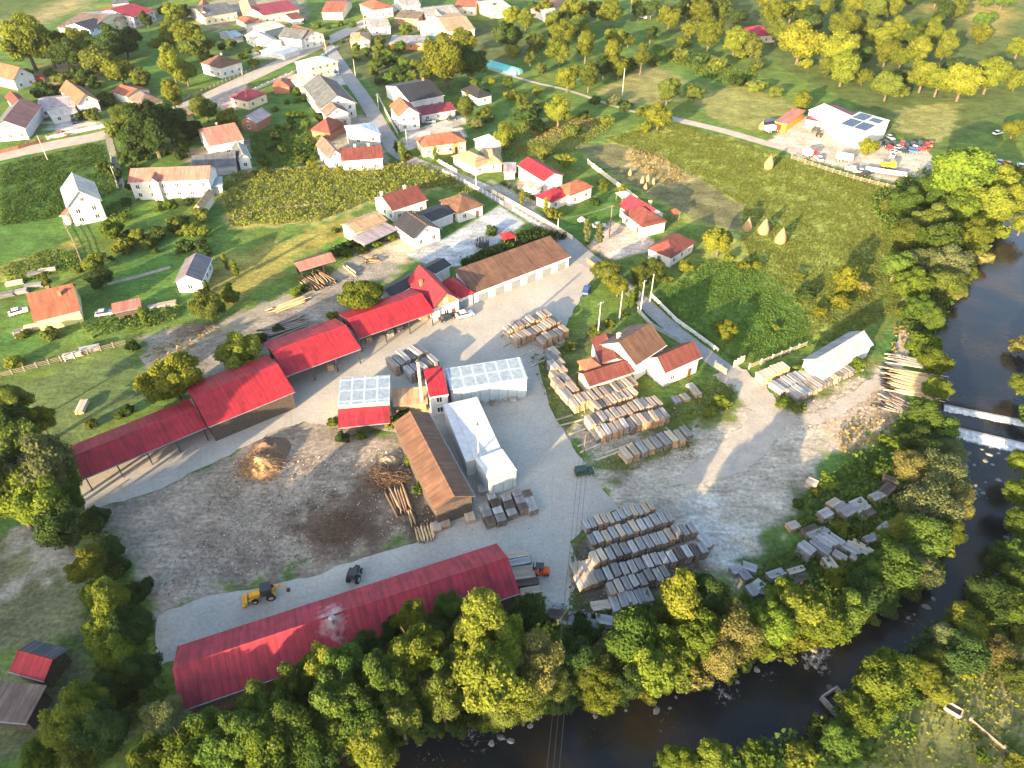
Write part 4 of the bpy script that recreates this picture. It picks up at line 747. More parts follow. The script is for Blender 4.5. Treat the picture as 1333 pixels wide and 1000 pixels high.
# pale sawdust stain and exhaust vent at the warehouse ridge
def stain():
    roof = [c for c in WH_ROOT.children if c.name.startswith('roof')][0]; m = MATS['roof_red_dark'].copy(); m.name = 'roof_red_dusty'; t = m.node_tree; L = t.links; N = t.nodes; b = N['Principled BSDF']; src = b.inputs['Base Color'].links[0].from_socket
    best = min(((x * .25) for x in range(-100, 101)), key=lambda x: abs(project(WH_ROOT.matrix_basis @ Vector((x, 0, 7.8)))[0] - 432)); x0 = best
    tc = N.new('ShaderNodeTexCoord'); mp = N.new('ShaderNodeMapping'); mp.inputs['Location'].default_value = (-x0 * .5, 0, 0); mp.inputs['Scale'].default_value = (.5, .30, 0); L.new(tc.outputs['Object'], mp.inputs[0])
    ln = N.new('ShaderNodeVectorMath'); ln.operation = 'LENGTH'; L.new(mp.outputs[0], ln.inputs[0]); nz = N.new('ShaderNodeTexNoise'); nz.inputs['Scale'].default_value = .9; nz.inputs['Detail'].default_value = 6; L.new(tc.outputs['Object'], nz.inputs['Vector'])
    su = N.new('ShaderNodeMath'); su.operation = 'SUBTRACT'; L.new(nz.outputs['Fac'], su.inputs[0]); ml = N.new('ShaderNodeMath'); ml.operation = 'MULTIPLY'; ml.inputs[1].default_value = .42; L.new(ln.outputs['Value'], ml.inputs[0]); L.new(ml.outputs[0], su.inputs[1])
    mr = N.new('ShaderNodeMapRange'); mr.inputs['From Min'].default_value = .05; mr.inputs['From Max'].default_value = .5; mr.inputs['To Max'].default_value = .8; L.new(su.outputs[0], mr.inputs['Value'])
    mx = N.new('ShaderNodeMix'); mx.data_type = 'RGBA'; L.new(mr.outputs[0], mx.inputs[0]); L.new(src, mx.inputs[6]); mx.inputs[7].default_value = (.42, .33, .32, 1); L.new(mx.outputs[2], b.inputs['Base Color'])
    for i in range(len(roof.data.materials)): roof.data.materials[i] = m
    v = MB(); v.tube((x0, -.9, 6.9), (x0, -.9, 8.5), .3, .3, 10); v.tube((x0, -.9, 8.6), (x0, -.9, 8.9), .5, .1, 10); v.obj('roof_vent', 'metal_grey', roof)
stain()

house('outbuilding', 'small blue grey roofed shed left of the walled court', [W((303,49),(317,46),(314,36),2.8,'gable',1.2,roof='roof_bluegrey',wall='wall_grey',win='')], 'shed')
house('outbuilding', 'long low tan roofed shed beside the round yellow tree by the main road', [W((232,155),(252,147),(246,137),2.8,'gable',1.4,roof='roof_tan',wall='wall_cream',win='')], 'shed')
house('outbuilding', 'white flat roofed garage in front of the lilac roofed row', [W((66,153),(102,146),(99,138),2.8,'mono',.3,roof='roof_pale',wall='wall_white',win='f')], 'garage')
house('outbuilding', 'narrow cream shed below the right end of the long white house', [W((251,272),(263,272),(266,250),3.0,'gable',1.2,'y',roof='roof_tan',wall='wall_cream',win='')], 'shed')
house('outbuilding', 'low lilac roofed shed behind the red stepped house', [W((655,224),(672,224),(670,213),2.8,'mono',.5,roof='roof_lilac',wall='wall_grey',win='')], 'shed')
house('outbuilding', 'flat white roofed terrace building in front of the red stepped house', [W((680,244),(704,247),(704,237),2.4,'mono',.2,roof='roof_pale',wall='wall_white',win='')], 'terrace')
house('village_house', 'grey roofed house at the very top edge behind the poles', [W((522,8),(548,6),(545,-5),4.0,'gable',2.0,roof='roof_grey',wall='wall_white',win='f')])
house('village_house', 'dark slate roofed house at the very top edge left of the pinkish roof', [W((146,6),(168,4),(166,-7),4.2,'gable',2.2,roof='roof_slate',wall='wall_white',win='f')])
# ================================================================ VEGETATION
def leaf_quads(C, Nn, size, rng, tilt=.75):
    """leaf clump cards at centres C, facing roughly Nn"""
    n = len(C); r = rng.normal(size=(n, 3)); N = Nn + tilt * r * .6; N /= np.linalg.norm(N, axis=1)[:, None] + 1e-9
    a = np.cross(N, rng.normal(size=(n, 3))); a /= np.linalg.norm(a, axis=1)[:, None] + 1e-9; b = np.cross(N, a)
    s = (size * rng.uniform(.5, 1.6, n))[:, None]
    P = np.stack([C - a * s * .5 - b * s * .32, C + a * s * .1 - b * s * .55, C + a * s * .62 + b * s * .05, C - a * s * .05 + b * s * .5], 1)
    P += rng.normal(size=P.shape) * .06 * s[:, :, None]
    return P.reshape(-1, 3)
def crown_mesh(name, seed, lobes, squash, count, size, top=0.0, spread=1.0):
    rng = np.random.default_rng(seed); C = []; R = []
    for i in range(lobes):
        d = rng.normal(size=3); d /= np.linalg.norm(d); rr = rng.uniform(.45, .80); p = d * rr
        p[2] *= squash; wz = 1 - top * max(0, (p[2] / squash + .2)); p[0] *= wz * spread; p[1] *= wz * spread
        C.append(p); R.append(rng.uniform(.20, .40) * (1 - .25 * max(0, p[2] / squash)))
    C = np.array(C); R = np.array(R); area = R ** 2; pick = rng.choice(lobes, count, p=area / area.sum())
    d = rng.normal(size=(count, 3)); d /= np.linalg.norm(d, axis=1)[:, None]; d[:, 2] = np.where(rng.random(count) < .35, np.abs(d[:, 2]), d[:, 2])
    rad = R[pick] * (.82 + .30 * rng.random(count) ** 2 * rng.choice([1, -1.6], count)); P = C[pick] + d * rad[:, None] * np.array([1, 1, .85])
    keep = np.ones(count, bool)
    for j in range(lobes): keep &= ~((np.linalg.norm(P - C[j], axis=1) < R[j] * .62) & (pick != j))
    P = P[keep]; d = d[keep]; out = P / (np.linalg.norm(P, axis=1)[:, None] + 1e-6)
    V = leaf_quads(P, d * .8 + out * .35, size, rng)
    # sparse inner foliage so that the crown is not hollow
    ni = count // 6; Pi = rng.normal(size=(ni, 3)); Pi *= np.minimum(1, 1.7 / np.linalg.norm(Pi, axis=1))[:, None]; Pi = Pi * .34 * np.array([spread, spread, squash]); V = np.concatenate([V, leaf_quads(Pi, rng.normal(size=(ni, 3)), size * 1.4, rng)])
    Q = np.arange(len(V)).reshape(-1, 4); return raw_mesh(name, V, Q, ['leaf_green'])
def trunk_mesh(name, seed, h=1.0):
    rng = random.Random(seed); mb = MB(); mb.tube((0, 0, -1.3), (.02, 0, -.35), .085, .055, 7); mb.tube((.02, 0, -.35), (0, .02, .25), .055, .02, 6)
    for i in range(5):
        t = i * 1.256 + rng.uniform(-.4, .4); z = -.5 + .12 * i; mb.tube((.01, 0, z), (.55 * math.cos(t), .55 * math.sin(t), z + .45), .03, .01, 5)
    return mb.mesh(name, ['bark'])
KIND = {}
def mk(kind, n, **k): KIND[kind] = [crown_mesh('crown', 100 * len(KIND) + i, **k) for i in range(n)]
mk('broad', 4, lobes=30, squash=.92, count=15000, size=.060)
mk('round', 3, lobes=22, squash=.85, count=6000, size=.092)
mk('tall', 3, lobes=30, squash=1.35, count=13000, size=.064, top=.45, spread=.85)
mk('willow', 3, lobes=42, squash=.82, count=17000, size=.047)
mk('thuja', 2, lobes=16, squash=2.4, count=3500, size=.11, top=.5, spread=.7)
mk('bush', 3, lobes=12, squash=.7, count=1900, size=.14)
TRUNK = [trunk_mesh('trunk', i) for i in range(3)]
WORD = {'leaf_green': 'green', 'leaf_dark': 'dark green', 'leaf_olive': 'olive green', 'leaf_yellow': 'yellow green', 'leaf_bright': 'bright green', 'leaf_grey': 'grey green', 'leaf_peach': 'peach tinted', 'leaf_gold': 'golden yellow'}
LM = {'g': 'leaf_green', 'd': 'leaf_dark', 'o': 'leaf_olive', 'y': 'leaf_yellow', 'b': 'leaf_bright', 'w': 'leaf_grey', 'p': 'leaf_peach', 'G': 'leaf_gold'}
KW = {'broad': 'broadleaf_tree', 'round': 'garden_tree', 'tall': 'tall_tree', 'willow': 'willow_tree', 'thuja': 'conifer', 'bush': 'bush'}
LIFT = {'z': 1.0, 's': 1.0}
def plant(px, py, r, col, kind, zf=None):
    """crown centred on photo pixel (px,py) with crown radius r pixels"""
    r *= 1.14 if LIFT['z'] > 1 else 1.0
    dist = depth_of(G(px, py)); R = r * dist / F; zc = R * {'broad': 1.08, 'round': .98, 'tall': 1.6, 'willow': .95, 'thuja': 2.1, 'bush': .55}[kind] if zf is None else R * zf
    if kind in ('broad', 'tall', 'willow'): zc *= LIFT['z']
    p = G(px, py, zc); R = r * depth_of(p) / F; i = random.randrange(99)
    root = empty(KW[kind], (p.x, p.y, 0), 0); me = KIND[kind][i % len(KIND[kind])]
    s = (R * random.uniform(1.0, 1.28), R * random.uniform(1.0, 1.28), R * random.uniform(.95, 1.1) * (LIFT['s'] if kind in ('broad', 'tall', 'willow') else 1))
    c = inst('crown', me, root, (0, 0, zc), random.uniform(0, 6.28), s); c.material_slots[0].link = 'OBJECT'; c.material_slots[0].material = MATS[LM[col]]
    if kind not in ('bush', 'thuja'): inst('trunk', TRUNK[i % 3], root, (0, 0, zc), random.uniform(0, 6.28), (R, R, zc / 1.28))
    elif kind == 'thuja': inst('trunk', TRUNK[i % 3], root, (0, 0, zc), 0, (R * .6, R * .6, zc / 1.25))
    return root, px, py, R, col, kind
def grove(where, group, items):
    """items: px,py,r,colour,kind ; labels say which by colour, kind and place along the grove"""
    L = [plant(*it) for it in items]; L.sort(key=lambda a: a[1]); by = {}
    for t in L: by.setdefault((t[4], t[5]), []).append(t)
    for (c, k), lst in by.items():
        for i, (root, px, py, R, col, kind) in enumerate(lst):
            nm = {'broad': 'broad leafed tree', 'round': 'round garden tree', 'tall': 'tall tree', 'willow': 'soft willow', 'thuja': 'slim conifer', 'bush': 'bush'}[kind]
            if len(lst) == 1: lab = 'the only %s %s %s' % (WORD[LM[c]], nm, where)
            else: lab = '%s %s %s, %s from left' % (WORD[LM[c]], nm, where, nth(i))
            tag(root, lab, 'bush' if kind == 'bush' else 'tree', group)
grove('in the upper left village gardens', 'trees in the upper left village gardens', [
 (30,50,32,'y','broad'),(60,58,24,'o','broad'),(82,68,20,'d','broad'),(98,48,16,'y','round'),(110,64,18,'y','round'),(124,76,20,'o','round'),(140,56,22,'d','broad'),(160,52,20,'d','round'),(155,90,20,'y','round'),(182,100,14,'o','round'),(190,25,10,'d','round'),(226,15,14,'y','round'),(238,14,10,'d','round'),(222,42,17,'y','broad'),(243,44,18,'y','broad'),(256,60,18,'o','round'),(222,80,20,'y','tall'),(240,92,17,'y','broad'),(222,120,14,'y','tall'),(266,140,18,'o','round'),(295,152,14,'y','round'),(195,165,34,'d','broad'),(165,150,20,'o','willow'),(215,158,25,'d','broad'),(250,168,14,'d','round'),(175,190,18,'d','round'),(150,170,14,'o','bush'),(65,95,8,'o','bush'),(110,100,12,'d','bush'),(85,102,12,'o','bush'),(60,120,16,'d','bush'),(52,112,9,'o','bush'),(135,130,12,'o','bush'),(120,150,12,'o','bush'),(105,150,10,'d','bush'),(203,56,8,'y','bush'),(172,45,12,'d','round'),(330,82,7,'y','round'),(280,20,8,'d','bush'),(212,12,8,'d','bush')])
grove('between houses at the top of the village', 'trees at the top of the village', [
 (580,76,31,'y','broad'),(603,52,17,'y','broad'),(558,86,14,'o','round'),(612,80,22,'d','broad'),(528,38,9,'b','round'),(665,20,14,'G','broad'),(684,22,11,'y','tall'),(662,45,20,'d','broad'),(742,10,17,'y','broad'),(731,42,17,'y','broad'),(728,65,18,'y','broad'),(763,55,15,'y','tall'),(798,68,16,'y','tall'),(806,84,16,'y','broad'),(836,72,14,'o','tall'),(739,100,17,'G','broad'),(767,95,14,'o','tall'),(786,86,14,'d','broad'),(698,55,14,'o','round'),(668,65,10,'y','round'),(690,75,10,'o','round'),(727,143,20,'y','broad'),(858,150,17,'y','broad'),(870,116,17,'o','broad'),(708,196,13,'o','round'),(735,207,12,'y','round'),(659,176,17,'y','broad'),(793,14,17,'y','broad'),(776,10,12,'d','round'),(872,20,16,'y','broad'),(640,105,6,'y','round'),(705,88,8,'o','round'),(606,138,13,'o','tall'),(632,146,8,'y','round'),(622,160,9,'w','round'),(640,10,8,'d','round'),(755,30,14,'d','broad')])
grove('in the far wood beyond the white hall', 'trees of the far wood', [
 (910,15,15,'y','broad'),(900,36,12,'y','round'),(925,42,19,'y','broad'),(958,52,17,'y','broad'),(980,58,15,'o','round'),(1008,13,18,'G','broad'),(1031,13,14,'y','broad'),(1049,10,12,'y','tall'),(1075,8,12,'y','tall'),(1013,38,16,'o','broad'),(1044,53,24,'G','broad'),(1098,33,20,'y','broad'),(1095,62,24,'G','broad'),(1100,88,20,'y','broad'),(1078,84,14,'o','round'),(1133,36,12,'y','round'),(1149,46,16,'y','broad'),(1170,36,15,'y','tall'),(1156,67,16,'y','broad'),(1176,72,15,'y','broad'),(1199,63,16,'y','tall'),(1215,40,15,'y','tall'),(1233,56,16,'y','tall'),(1158,110,18,'o','broad'),(1125,98,12,'y','round'),(1205,95,21,'y','broad'),(1225,102,20,'y','broad'),(1256,104,23,'G','broad'),(1291,96,22,'y','broad'),(1277,42,13,'y','round'),(1325,102,15,'y','round'),(1328,60,15,'y','round'),(1141,10,18,'o','broad'),(1322,166,14,'y','round'),(1131,190,13,'G','round'),(1045,131,13,'G','round'),(1100,10,10,'d','round'),(985,85,10,'o','bush'),(1050,82,9,'G','bush'),(1120,70,14,'d','broad'),(1180,98,12,'d','round'),(890,10,12,'d','round'),(940,12,14,'o','round'),(960,20,12,'d','round'),(890,55,9,'y','bush'),(965,70,10,'y','bush'),(1240,85,12,'d','round'),(1175,120,10,'o','bush'),(1055,30,14,'d','broad')])
grove('in the maize and hay gardens', 'shrubs of the gardens by the meadow', [
 (820,85,12,'o','bush'),(850,80,9,'o','bush'),(885,70,14,'o','bush'),(910,75,14,'d','bush'),(935,82,14,'o','bush'),(960,105,12,'d','bush'),(985,112,12,'o','bush'),(1010,120,10,'o','bush'),(905,120,12,'o','round'),(800,130,10,'w','bush'),(815,138,10,'d','bush'),(835,145,10,'y','bush'),(680,130,12,'o','bush'),(690,150,12,'d','bush'),(670,125,9,'y','bush'),(760,150,9,'o','bush'),(700,165,11,'d','bush'),(745,170,12,'o','bush'),(790,155,10,'o','bush'),(840,165,10,'y','bush'),(675,150,10,'d','bush'),(775,130,8,'d','bush'),(1000,215,3,'y','bush')])
random.seed(11)
def scatter_in(poly, n, seed):
    r = random.Random(seed); xs = [p[0] for p in poly]; ys = [p[1] for p in poly]; out = []
    while len(out) < n:
        x, y = r.uniform(min(xs), max(xs)), r.uniform(min(ys), max(ys))
        if inpoly(np.array([x]), np.array([y]), poly)[0] and all((x - a) ** 2 + ((y - b) * 1.5) ** 2 > 120 for a, b in out): out.append((x, y))
    return out
grove('in the orchard below the road fork', 'fruit trees of the orchard', [(x, y, random.uniform(6, 9.5), random.choice('oodyg'), 'round') for x, y in scatter_in([(455,62),(500,52),(560,80),(560,100),(520,118),(480,100)], 24, 5)])
GV = []
for poly, n, cols, sz in [([(235,50),(330,40),(340,75),(300,95),(240,80)],14,'dgo',(4,8)),([(325,130),(410,110),(420,170),(345,180)],16,'dgo',(4,8)),([(340,190),(420,180),(430,215),(340,225)],14,'gdo',(4,8)),([(30,95),(140,80),(150,125),(60,130)],16,'dgo',(5,9)),([(150,170),(250,165),(250,205),(160,225)],14,'dog',(5,10)),([(140,255),(250,255),(265,340),(140,340)],16,'dgo',(4,8)),([(620,100),(700,110),(710,165),(600,160)],14,'dgoy',(5,10)),([(360,20),(470,20),(470,60),(430,60)],10,'dgo',(3,6))]:
    GV += [(x, y, random.uniform(*sz), random.choice(cols), random.choice(['bush', 'bush', 'round'])) for x, y in scatter_in(poly, n, len(GV) + 3)]
grove('among the village yards', 'shrubs among the village yards', GV)
FW = [(x, y, random.uniform(9, 17), random.choice('ydog'), 'broad') for x, y in scatter_in([(860,-5),(1340,-12),(1340,20),(1230,30),(1190,60),(1130,50),(1000,20)], 22, 77)] + [(x, y, random.uniform(8, 14), random.choice('ydo'), 'broad') for x, y in scatter_in([(690,5),(860,0),(850,60),(790,60),(690,50)], 14, 78)]
grove('at the top edge of the wood', 'trees at the top edge of the wood', FW)
grove('along the far right bank of the river', 'trees along the right bank', [
 (1248,222,40,'b','broad'),(1294,240,28,'y','broad'),(1180,262,20,'g','broad'),(1215,250,22,'g','broad'),(1212,285,22,'o','broad'),(1250,272,26,'b','broad'),(1290,268,28,'y','broad'),(1322,258,26,'y','broad'),(1180,305,24,'o','willow'),(1222,308,28,'g','broad'),(1262,304,25,'y','broad'),(1300,300,15,'y','bush'),(1168,345,22,'g','broad'),(1203,340,22,'w','willow'),(1240,342,27,'w','willow'),(1266,322,18,'o','bush'),(1185,368,24,'b','broad'),(1230,368,24,'o','willow'),(1195,403,20,'g','broad'),(1240,380,16,'p','bush'),(1215,415,18,'g','broad'),(1190,425,14,'d','bush'),(1205,448,20,'b','bush'),(1218,470,18,'b','broad'),(1178,405,11,'y','bush'),(1320,222,14,'y','bush'),(1333,290,16,'y','broad'),(1160,268,14,'o','bush'),(1235,250,20,'y','broad'),(1270,250,20,'b','broad'),(1280,335,13,'p','bush'),(1195,285,15,'d','broad'),(1258,356,16,'b','bush')])
grove('on the wooded bank beside the weir', 'trees beside the weir', [
 (1222,505,18,'b','broad'),(1205,540,24,'g','broad'),(1226,555,20,'g','broad'),(1172,578,18,'b','bush'),(1195,570,20,'d','broad'),(1212,592,22,'d','broad'),(1188,606,26,'p','willow'),(1228,618,32,'w','willow'),(1212,655,34,'w','willow'),(1245,650,24,'p','willow'),(1182,690,24,'y','willow'),(1205,702,32,'g','broad'),(1160,738,32,'g','broad'),(1195,740,28,'w','willow'),(1130,770,28,'d','broad'),(1100,742,13,'G','bush'),(1089,752,18,'G','bush'),(1112,755,18,'g','bush'),(1078,628,13,'b','bush'),(1062,640,8,'y','bush'),(1040,655,8,'g','bush'),(1150,610,18,'g','bush'),(1178,628,16,'d','bush'),(1094,686,12,'G','bush'),(1085,690,9,'b','bush'),(1120,690,14,'g','bush'),(1238,585,18,'w','willow'),(1175,655,14,'o','bush'),(1150,700,14,'b','bush'),(1145,772,22,'g','broad'),(1236,690,22,'y','willow'),(1130,735,18,'g','bush'),(1215,740,16,'g','bush')])
LIFT.update(z=1.7, s=1.35)
grove('on the bank below the lumber stacks', 'trees below the lumber stacks', [
 (1045,792,27,'y','broad'),(1020,780,20,'b','broad'),(1073,808,27,'b','broad'),(1100,795,24,'g','broad'),(1012,808,24,'b','broad'),(1000,835,20,'b','bush'),(1040,830,20,'y','bush'),(985,815,15,'y','bush'),(955,820,28,'p','willow'),(940,855,24,'p','willow'),(975,835,20,'o','willow'),(887,778,27,'G','tall'),(915,768,27,'d','broad'),(905,828,28,'b','broad'),(880,850,25,'b','broad'),(830,830,30,'g','broad'),(852,868,27,'b','broad'),(815,885,20,'d','broad'),(790,845,18,'p','bush'),(770,872,22,'o','willow'),(785,900,22,'y','willow'),(745,855,24,'d','broad'),(760,820,18,'d','bush'),(910,885,16,'p','bush'),(870,800,20,'o','broad'),(930,790,22,'d','broad'),(752,895,16,'g','bush'),(810,850,18,'d','bush'),(965,850,15,'p','bush')])
LIFT.update(z=2.7, s=1.5)
grove('on the bank below the long red warehouse', 'trees below the long red warehouse', [
 (628,800,30,'y','tall'),(612,826,28,'y','broad'),(655,840,30,'y','broad'),(680,800,22,'d','broad'),(700,815,16,'d','bush'),(700,862,32,'p','willow'),(682,905,26,'o','willow'),(640,882,36,'y','broad'),(655,920,22,'o','willow'),(722,888,18,'o','willow'),(535,808,22,'y','broad'),(512,820,16,'d','broad'),(558,820,20,'d','broad'),(540,845,30,'y','broad'),(585,790,18,'g','broad'),(570,850,24,'o','broad'),(592,868,24,'g','broad'),(575,905,24,'o','broad'),(612,905,22,'g','bush'),(505,880,30,'g','broad'),(450,865,28,'g','broad'),(425,868,27,'y','broad'),(400,880,22,'b','broad'),(478,850,20,'d','broad'),(440,908,30,'g','broad'),(470,945,28,'g','broad'),(520,925,26,'o','broad'),(480,975,26,'y','broad'),(430,955,26,'o','willow'),(378,895,26,'g','broad'),(370,938,30,'g','broad'),(335,925,25,'g','broad'),(315,950,30,'g','broad'),(270,962,26,'g','broad'),(214,936,22,'w','willow'),(218,955,24,'w','willow'),(245,975,28,'b','broad'),(200,985,24,'b','broad'),(290,985,26,'g','broad'),(345,985,30,'b','broad'),(395,975,26,'g','broad'),(420,1000,22,'d','broad'),(555,945,18,'d','bush'),(600,935,18,'d','bush'),(640,935,14,'b','bush')])
LIFT.update(z=1.0, s=1.0)
BB = [(x, y, random.uniform(13, 19), random.choice('gdoby'), 'bush') for x, y in [(470,985),(495,968),(520,958),(545,950),(570,948),(595,945),(620,940),(645,935),(668,930),(690,925),(715,918),(740,912),(762,908),(785,915),(808,905),(835,898),(862,892),(890,885),(915,880),(945,872),(968,862),(995,850),(1020,842),(1050,832),(1080,828),(1108,815),(1128,800),(1150,788),(1178,765),(1205,738),(1225,712),(1238,690),(1248,665)]]
grove('on the water edge of the near bank', 'bushes on the water edge', BB)
LIFT.update(z=1.8, s=1.4)
grove('on the left edge below the sheds', 'trees on the left edge', [
 (112,918,27,'y','broad'),(88,945,30,'y','broad'),(132,950,28,'d','broad'),(60,985,24,'b','broad'),(105,985,26,'o','willow'),(150,890,20,'d','broad'),(142,782,22,'y','tall'),(138,820,24,'b','broad'),(158,845,24,'b','broad'),(172,815,24,'d','broad'),(185,870,22,'d','broad'),(165,878,18,'g','broad'),(112,735,18,'y','broad'),(132,775,18,'b','broad'),(178,770,18,'d','bush'),(54,612,34,'w','broad'),(28,585,30,'o','broad'),(46,650,30,'b','broad'),(84,642,22,'g','broad'),(20,548,22,'d','broad'),(15,518,20,'o','broad'),(50,545,17,'G','broad'),(8,640,32,'y','broad'),(75,685,24,'d','broad'),(120,680,18,'d','bush'),(145,715,16,'d','bush'),(150,740,16,'d','bush'),(160,900,20,'d','bush'),(18,470,10,'y','bush'),(2,625,30,'d','broad')])
LIFT.update(z=1.0, s=1.0)
grove('behind the red sheds', 'trees behind the red sheds', [
 (222,488,36,'G','broad'),(307,458,28,'y','broad'),(472,382,29,'y','broad'),(433,412,9,'b','bush'),(270,398,24,'o','broad'),(300,385,12,'y','round'),(65,433,13,'o','bush'),(122,340,15,'y','round'),(128,362,16,'d','broad'),(100,350,8,'o','bush'),(144,300,14,'b','round'),(160,320,14,'y','bush'),(178,305,11,'y','round'),(192,318,10,'o','bush'),(205,305,14,'d','bush'),(230,290,15,'o','bush'),(250,298,13,'y','bush'),(262,278,12,'o','round'),(180,260,2.6,'y','bush'),(222,265,9,'b','bush'),(246,262,7,'d','bush'),(240,318,13,'d','bush'),(262,320,10,'d','bush'),(265,330,10,'d','bush'),(240,300,9,'o','bush'),(186,412,8,'b','thuja'),(60,365,7,'y','thuja'),(293,340,6,'y','thuja'),(305,350,7,'y','thuja'),(268,372,5,'b','thuja'),(300,380,8,'b','thuja'),(155,540,8,'o','bush'),(165,535,10,'d','bush'),(172,450,10,'d','bush'),(455,318,9,'d','bush'),(440,325,10,'d','bush'),(452,330,8,'b','bush'),(470,325,8,'b','bush'),(490,318,7,'b','bush'),(510,310,7,'b','bush'),(436,300,6,'b','bush'),(396,375,7,'d','bush'),(385,380,9,'b','bush'),(118,552,8,'o','bush'),(30,435,8,'o','bush'),(340,440,9,'d','bush'),(362,428,8,'d','bush'),(265,300,8,'y','round'),(150,225,10,'d','bush'),(170,240,8,'d','bush'),(135,215,10,'g','bush'),(310,205,6,'o','bush'),(343,210,8,'o','round'),(330,225,6,'o','bush'),(350,225,5,'y','bush')])
grove('around the villas by the yard entrance', 'trees around the villas', [
 (793,355,16,'o','broad'),(780,350,12,'o','broad'),(805,372,15,'y','broad'),(850,352,16,'o','broad'),(835,358,14,'o','broad'),(868,362,10,'o','bush'),(892,347,11,'G','bush'),(937,313,21,'G','broad'),(946,430,14,'G','broad'),(940,422,8,'y','bush'),(822,390,8,'b','thuja'),(828,384,7,'b','thuja'),(812,408,7,'y','bush'),(795,420,8,'y','bush'),(775,432,9,'o','bush'),(742,450,9,'o','bush'),(765,300,9,'w','thuja'),(780,305,9,'w','thuja'),(720,278,11,'G','bush'),(711,268,6,'G','thuja'),(680,258,6,'G','thuja'),(785,240,9,'o','round'),(775,262,7,'d','bush'),(812,245,8,'y','bush'),(1102,362,21,'G','round'),(1095,392,12,'G','bush'),(1068,405,9,'G','bush'),(1125,372,10,'p','bush'),(1050,385,12,'d','bush'),(1040,360,8,'o','bush'),(970,345,9,'y','bush'),(985,345,8,'y','bush'),(1010,425,6,'y','bush'),(950,335,7,'y','bush'),(1115,475,12,'b','bush'),(1040,480,9,'b','bush'),(1022,525,11,'b','bush'),(1040,530,10,'o','bush'),(940,520,12,'b','bush'),(925,535,9,'y','bush'),(523,196,7,'b','thuja'),(530,203,8,'G','bush'),(566,200,6,'b','thuja'),(515,190,5,'d','thuja'),(460,200,7,'o','bush'),(405,215,8,'y','bush'),(395,205,8,'g','bush'),(640,300,9,'d','bush'),(628,332,6,'d','bush'),(645,325,7,'d','bush')] + [(508,552,9,'G','bush'),(520,545,12,'d','bush'),(528,528,11,'d','bush'),(470,568,8,'o','bush'),(435,550,8,'o','bush'),(445,570,9,'d','bush'),(535,600,9,'b','bush'),(545,636,10,'g','bush')])
grove('on the near right bank of the river', 'trees on the near right bank', [
 (1152,882,41,'b','broad'),(1118,930,27,'b','broad'),(1098,962,24,'g','broad'),(1140,920,24,'b','broad'),(1080,975,20,'d','bush'),(1200,878,20,'y','broad'),(1215,858,20,'o','willow'),(1258,808,24,'y','broad'),(1232,828,22,'w','willow'),(1255,852,28,'d','broad'),(1290,780,28,'d','broad'),(1312,790,26,'g','broad'),(1326,752,26,'g','broad'),(1270,803,18,'G','bush'),(1228,900,18,'y','broad'),(1258,875,11,'G','bush'),(1320,720,22,'g','broad'),(1328,640,20,'b','broad'),(1328,680,20,'g','broad'),(1330,600,18,'b','broad'),(1332,500,16,'b','broad'),(1340,540,14,'g','bush'),(875,990,18,'b','broad'),(930,985,24,'y','broad'),(900,992,20,'b','broad'),(985,985,20,'b','bush'),(1040,985,22,'y','bush'),(1305,850,22,'p','willow'),(1325,880,22,'o','broad'),(1330,820,20,'o','bush'),(1206,905,8,'p','bush'),(1290,820,14,'o','bush'),(1280,985,10,'b','bush'),(1325,990,14,'y','bush'),(1190,945,6,'b','bush'),(1270,960,6,'o','bush'),(1333,450,16,'p','bush'),(1180,905,18,'g','bush'),(1065,945,14,'d','bush'),(1300,730,18,'d','broad')])
# ---------------------------------------------------------------- uncountable green stuff
def scatter_stuff(name, polys, label, cat, dens, h, size, leaf, clump=5, rows=None, seed=1, nz=.7):
    rng = np.random.default_rng(seed); VS = []
    for poly in polys:
        P = PX(poly); xs = [p[0] for p in P]; ys = [p[1] for p in P]; A = (max(xs) - min(xs)) * (max(ys) - min(ys)); n = int(A * dens)
        x = rng.uniform(min(xs), max(xs), n); y = rng.uniform(min(ys), max(ys), n)
        if rows:
            an, sp = rows; ca, sa = math.cos(an), math.sin(an); t = x * ca + y * sa; s = -x * sa + y * ca; s = np.round(s / sp) * sp + rng.normal(size=n) * .12 * sp; x = t * ca - s * sa; y = t * sa + s * ca
        k = inpoly(x, y, P)
        if not rows: k &= vnoise(x, y, 4.0, seed + 5) * .7 + vnoise(x, y, 1.6, seed + 6) * .4 > rng.uniform(.12, .62, n)
        x = x[k]; y = y[k]; n = len(x)
        hh = h * rng.uniform(.5, 1.2, n) * (.6 + .8 * vnoise(x, y, 3.5, seed + 9))
        for j in range(clump):
            C = np.stack([x + rng.normal(size=n) * size * .6, y + rng.normal(size=n) * size * .6, hh * (j + .6) / clump], 1)
            N = rng.normal(size=(n, 3)) * .8 + np.array([0, 0, nz]); VS.append(leaf_quads(C, N, size, rng))
    V = np.concatenate(VS); o = bpy.data.objects.new(name, raw_mesh(name, V, np.arange(len(V)).reshape(-1, 4), [leaf])); link(o); tag(o, label, cat, kind='stuff'); return o
scatter_stuff('meadow_grass', [[(785,180),(880,160),(960,185),(1080,222),(1160,245),(1180,275),(1165,330),(1170,400),(1090,450),(1060,450),(1040,385),(980,345),(965,310),(968,268),(880,215)]], 'tufted tall grass of the big sunlit meadow', 'grass', 8.0, .20, .26, 'leaf_grass', 2, seed=2, nz=.5)
scatter_stuff('clover_meadow', [[(850,395),(915,340),(980,345),(1040,385),(1060,450),(985,476),(935,462)]], 'deep green lush grass of the lower meadow', 'grass', 7.0, .25, .28, 'leaf_green', 2, seed=31, nz=.5)
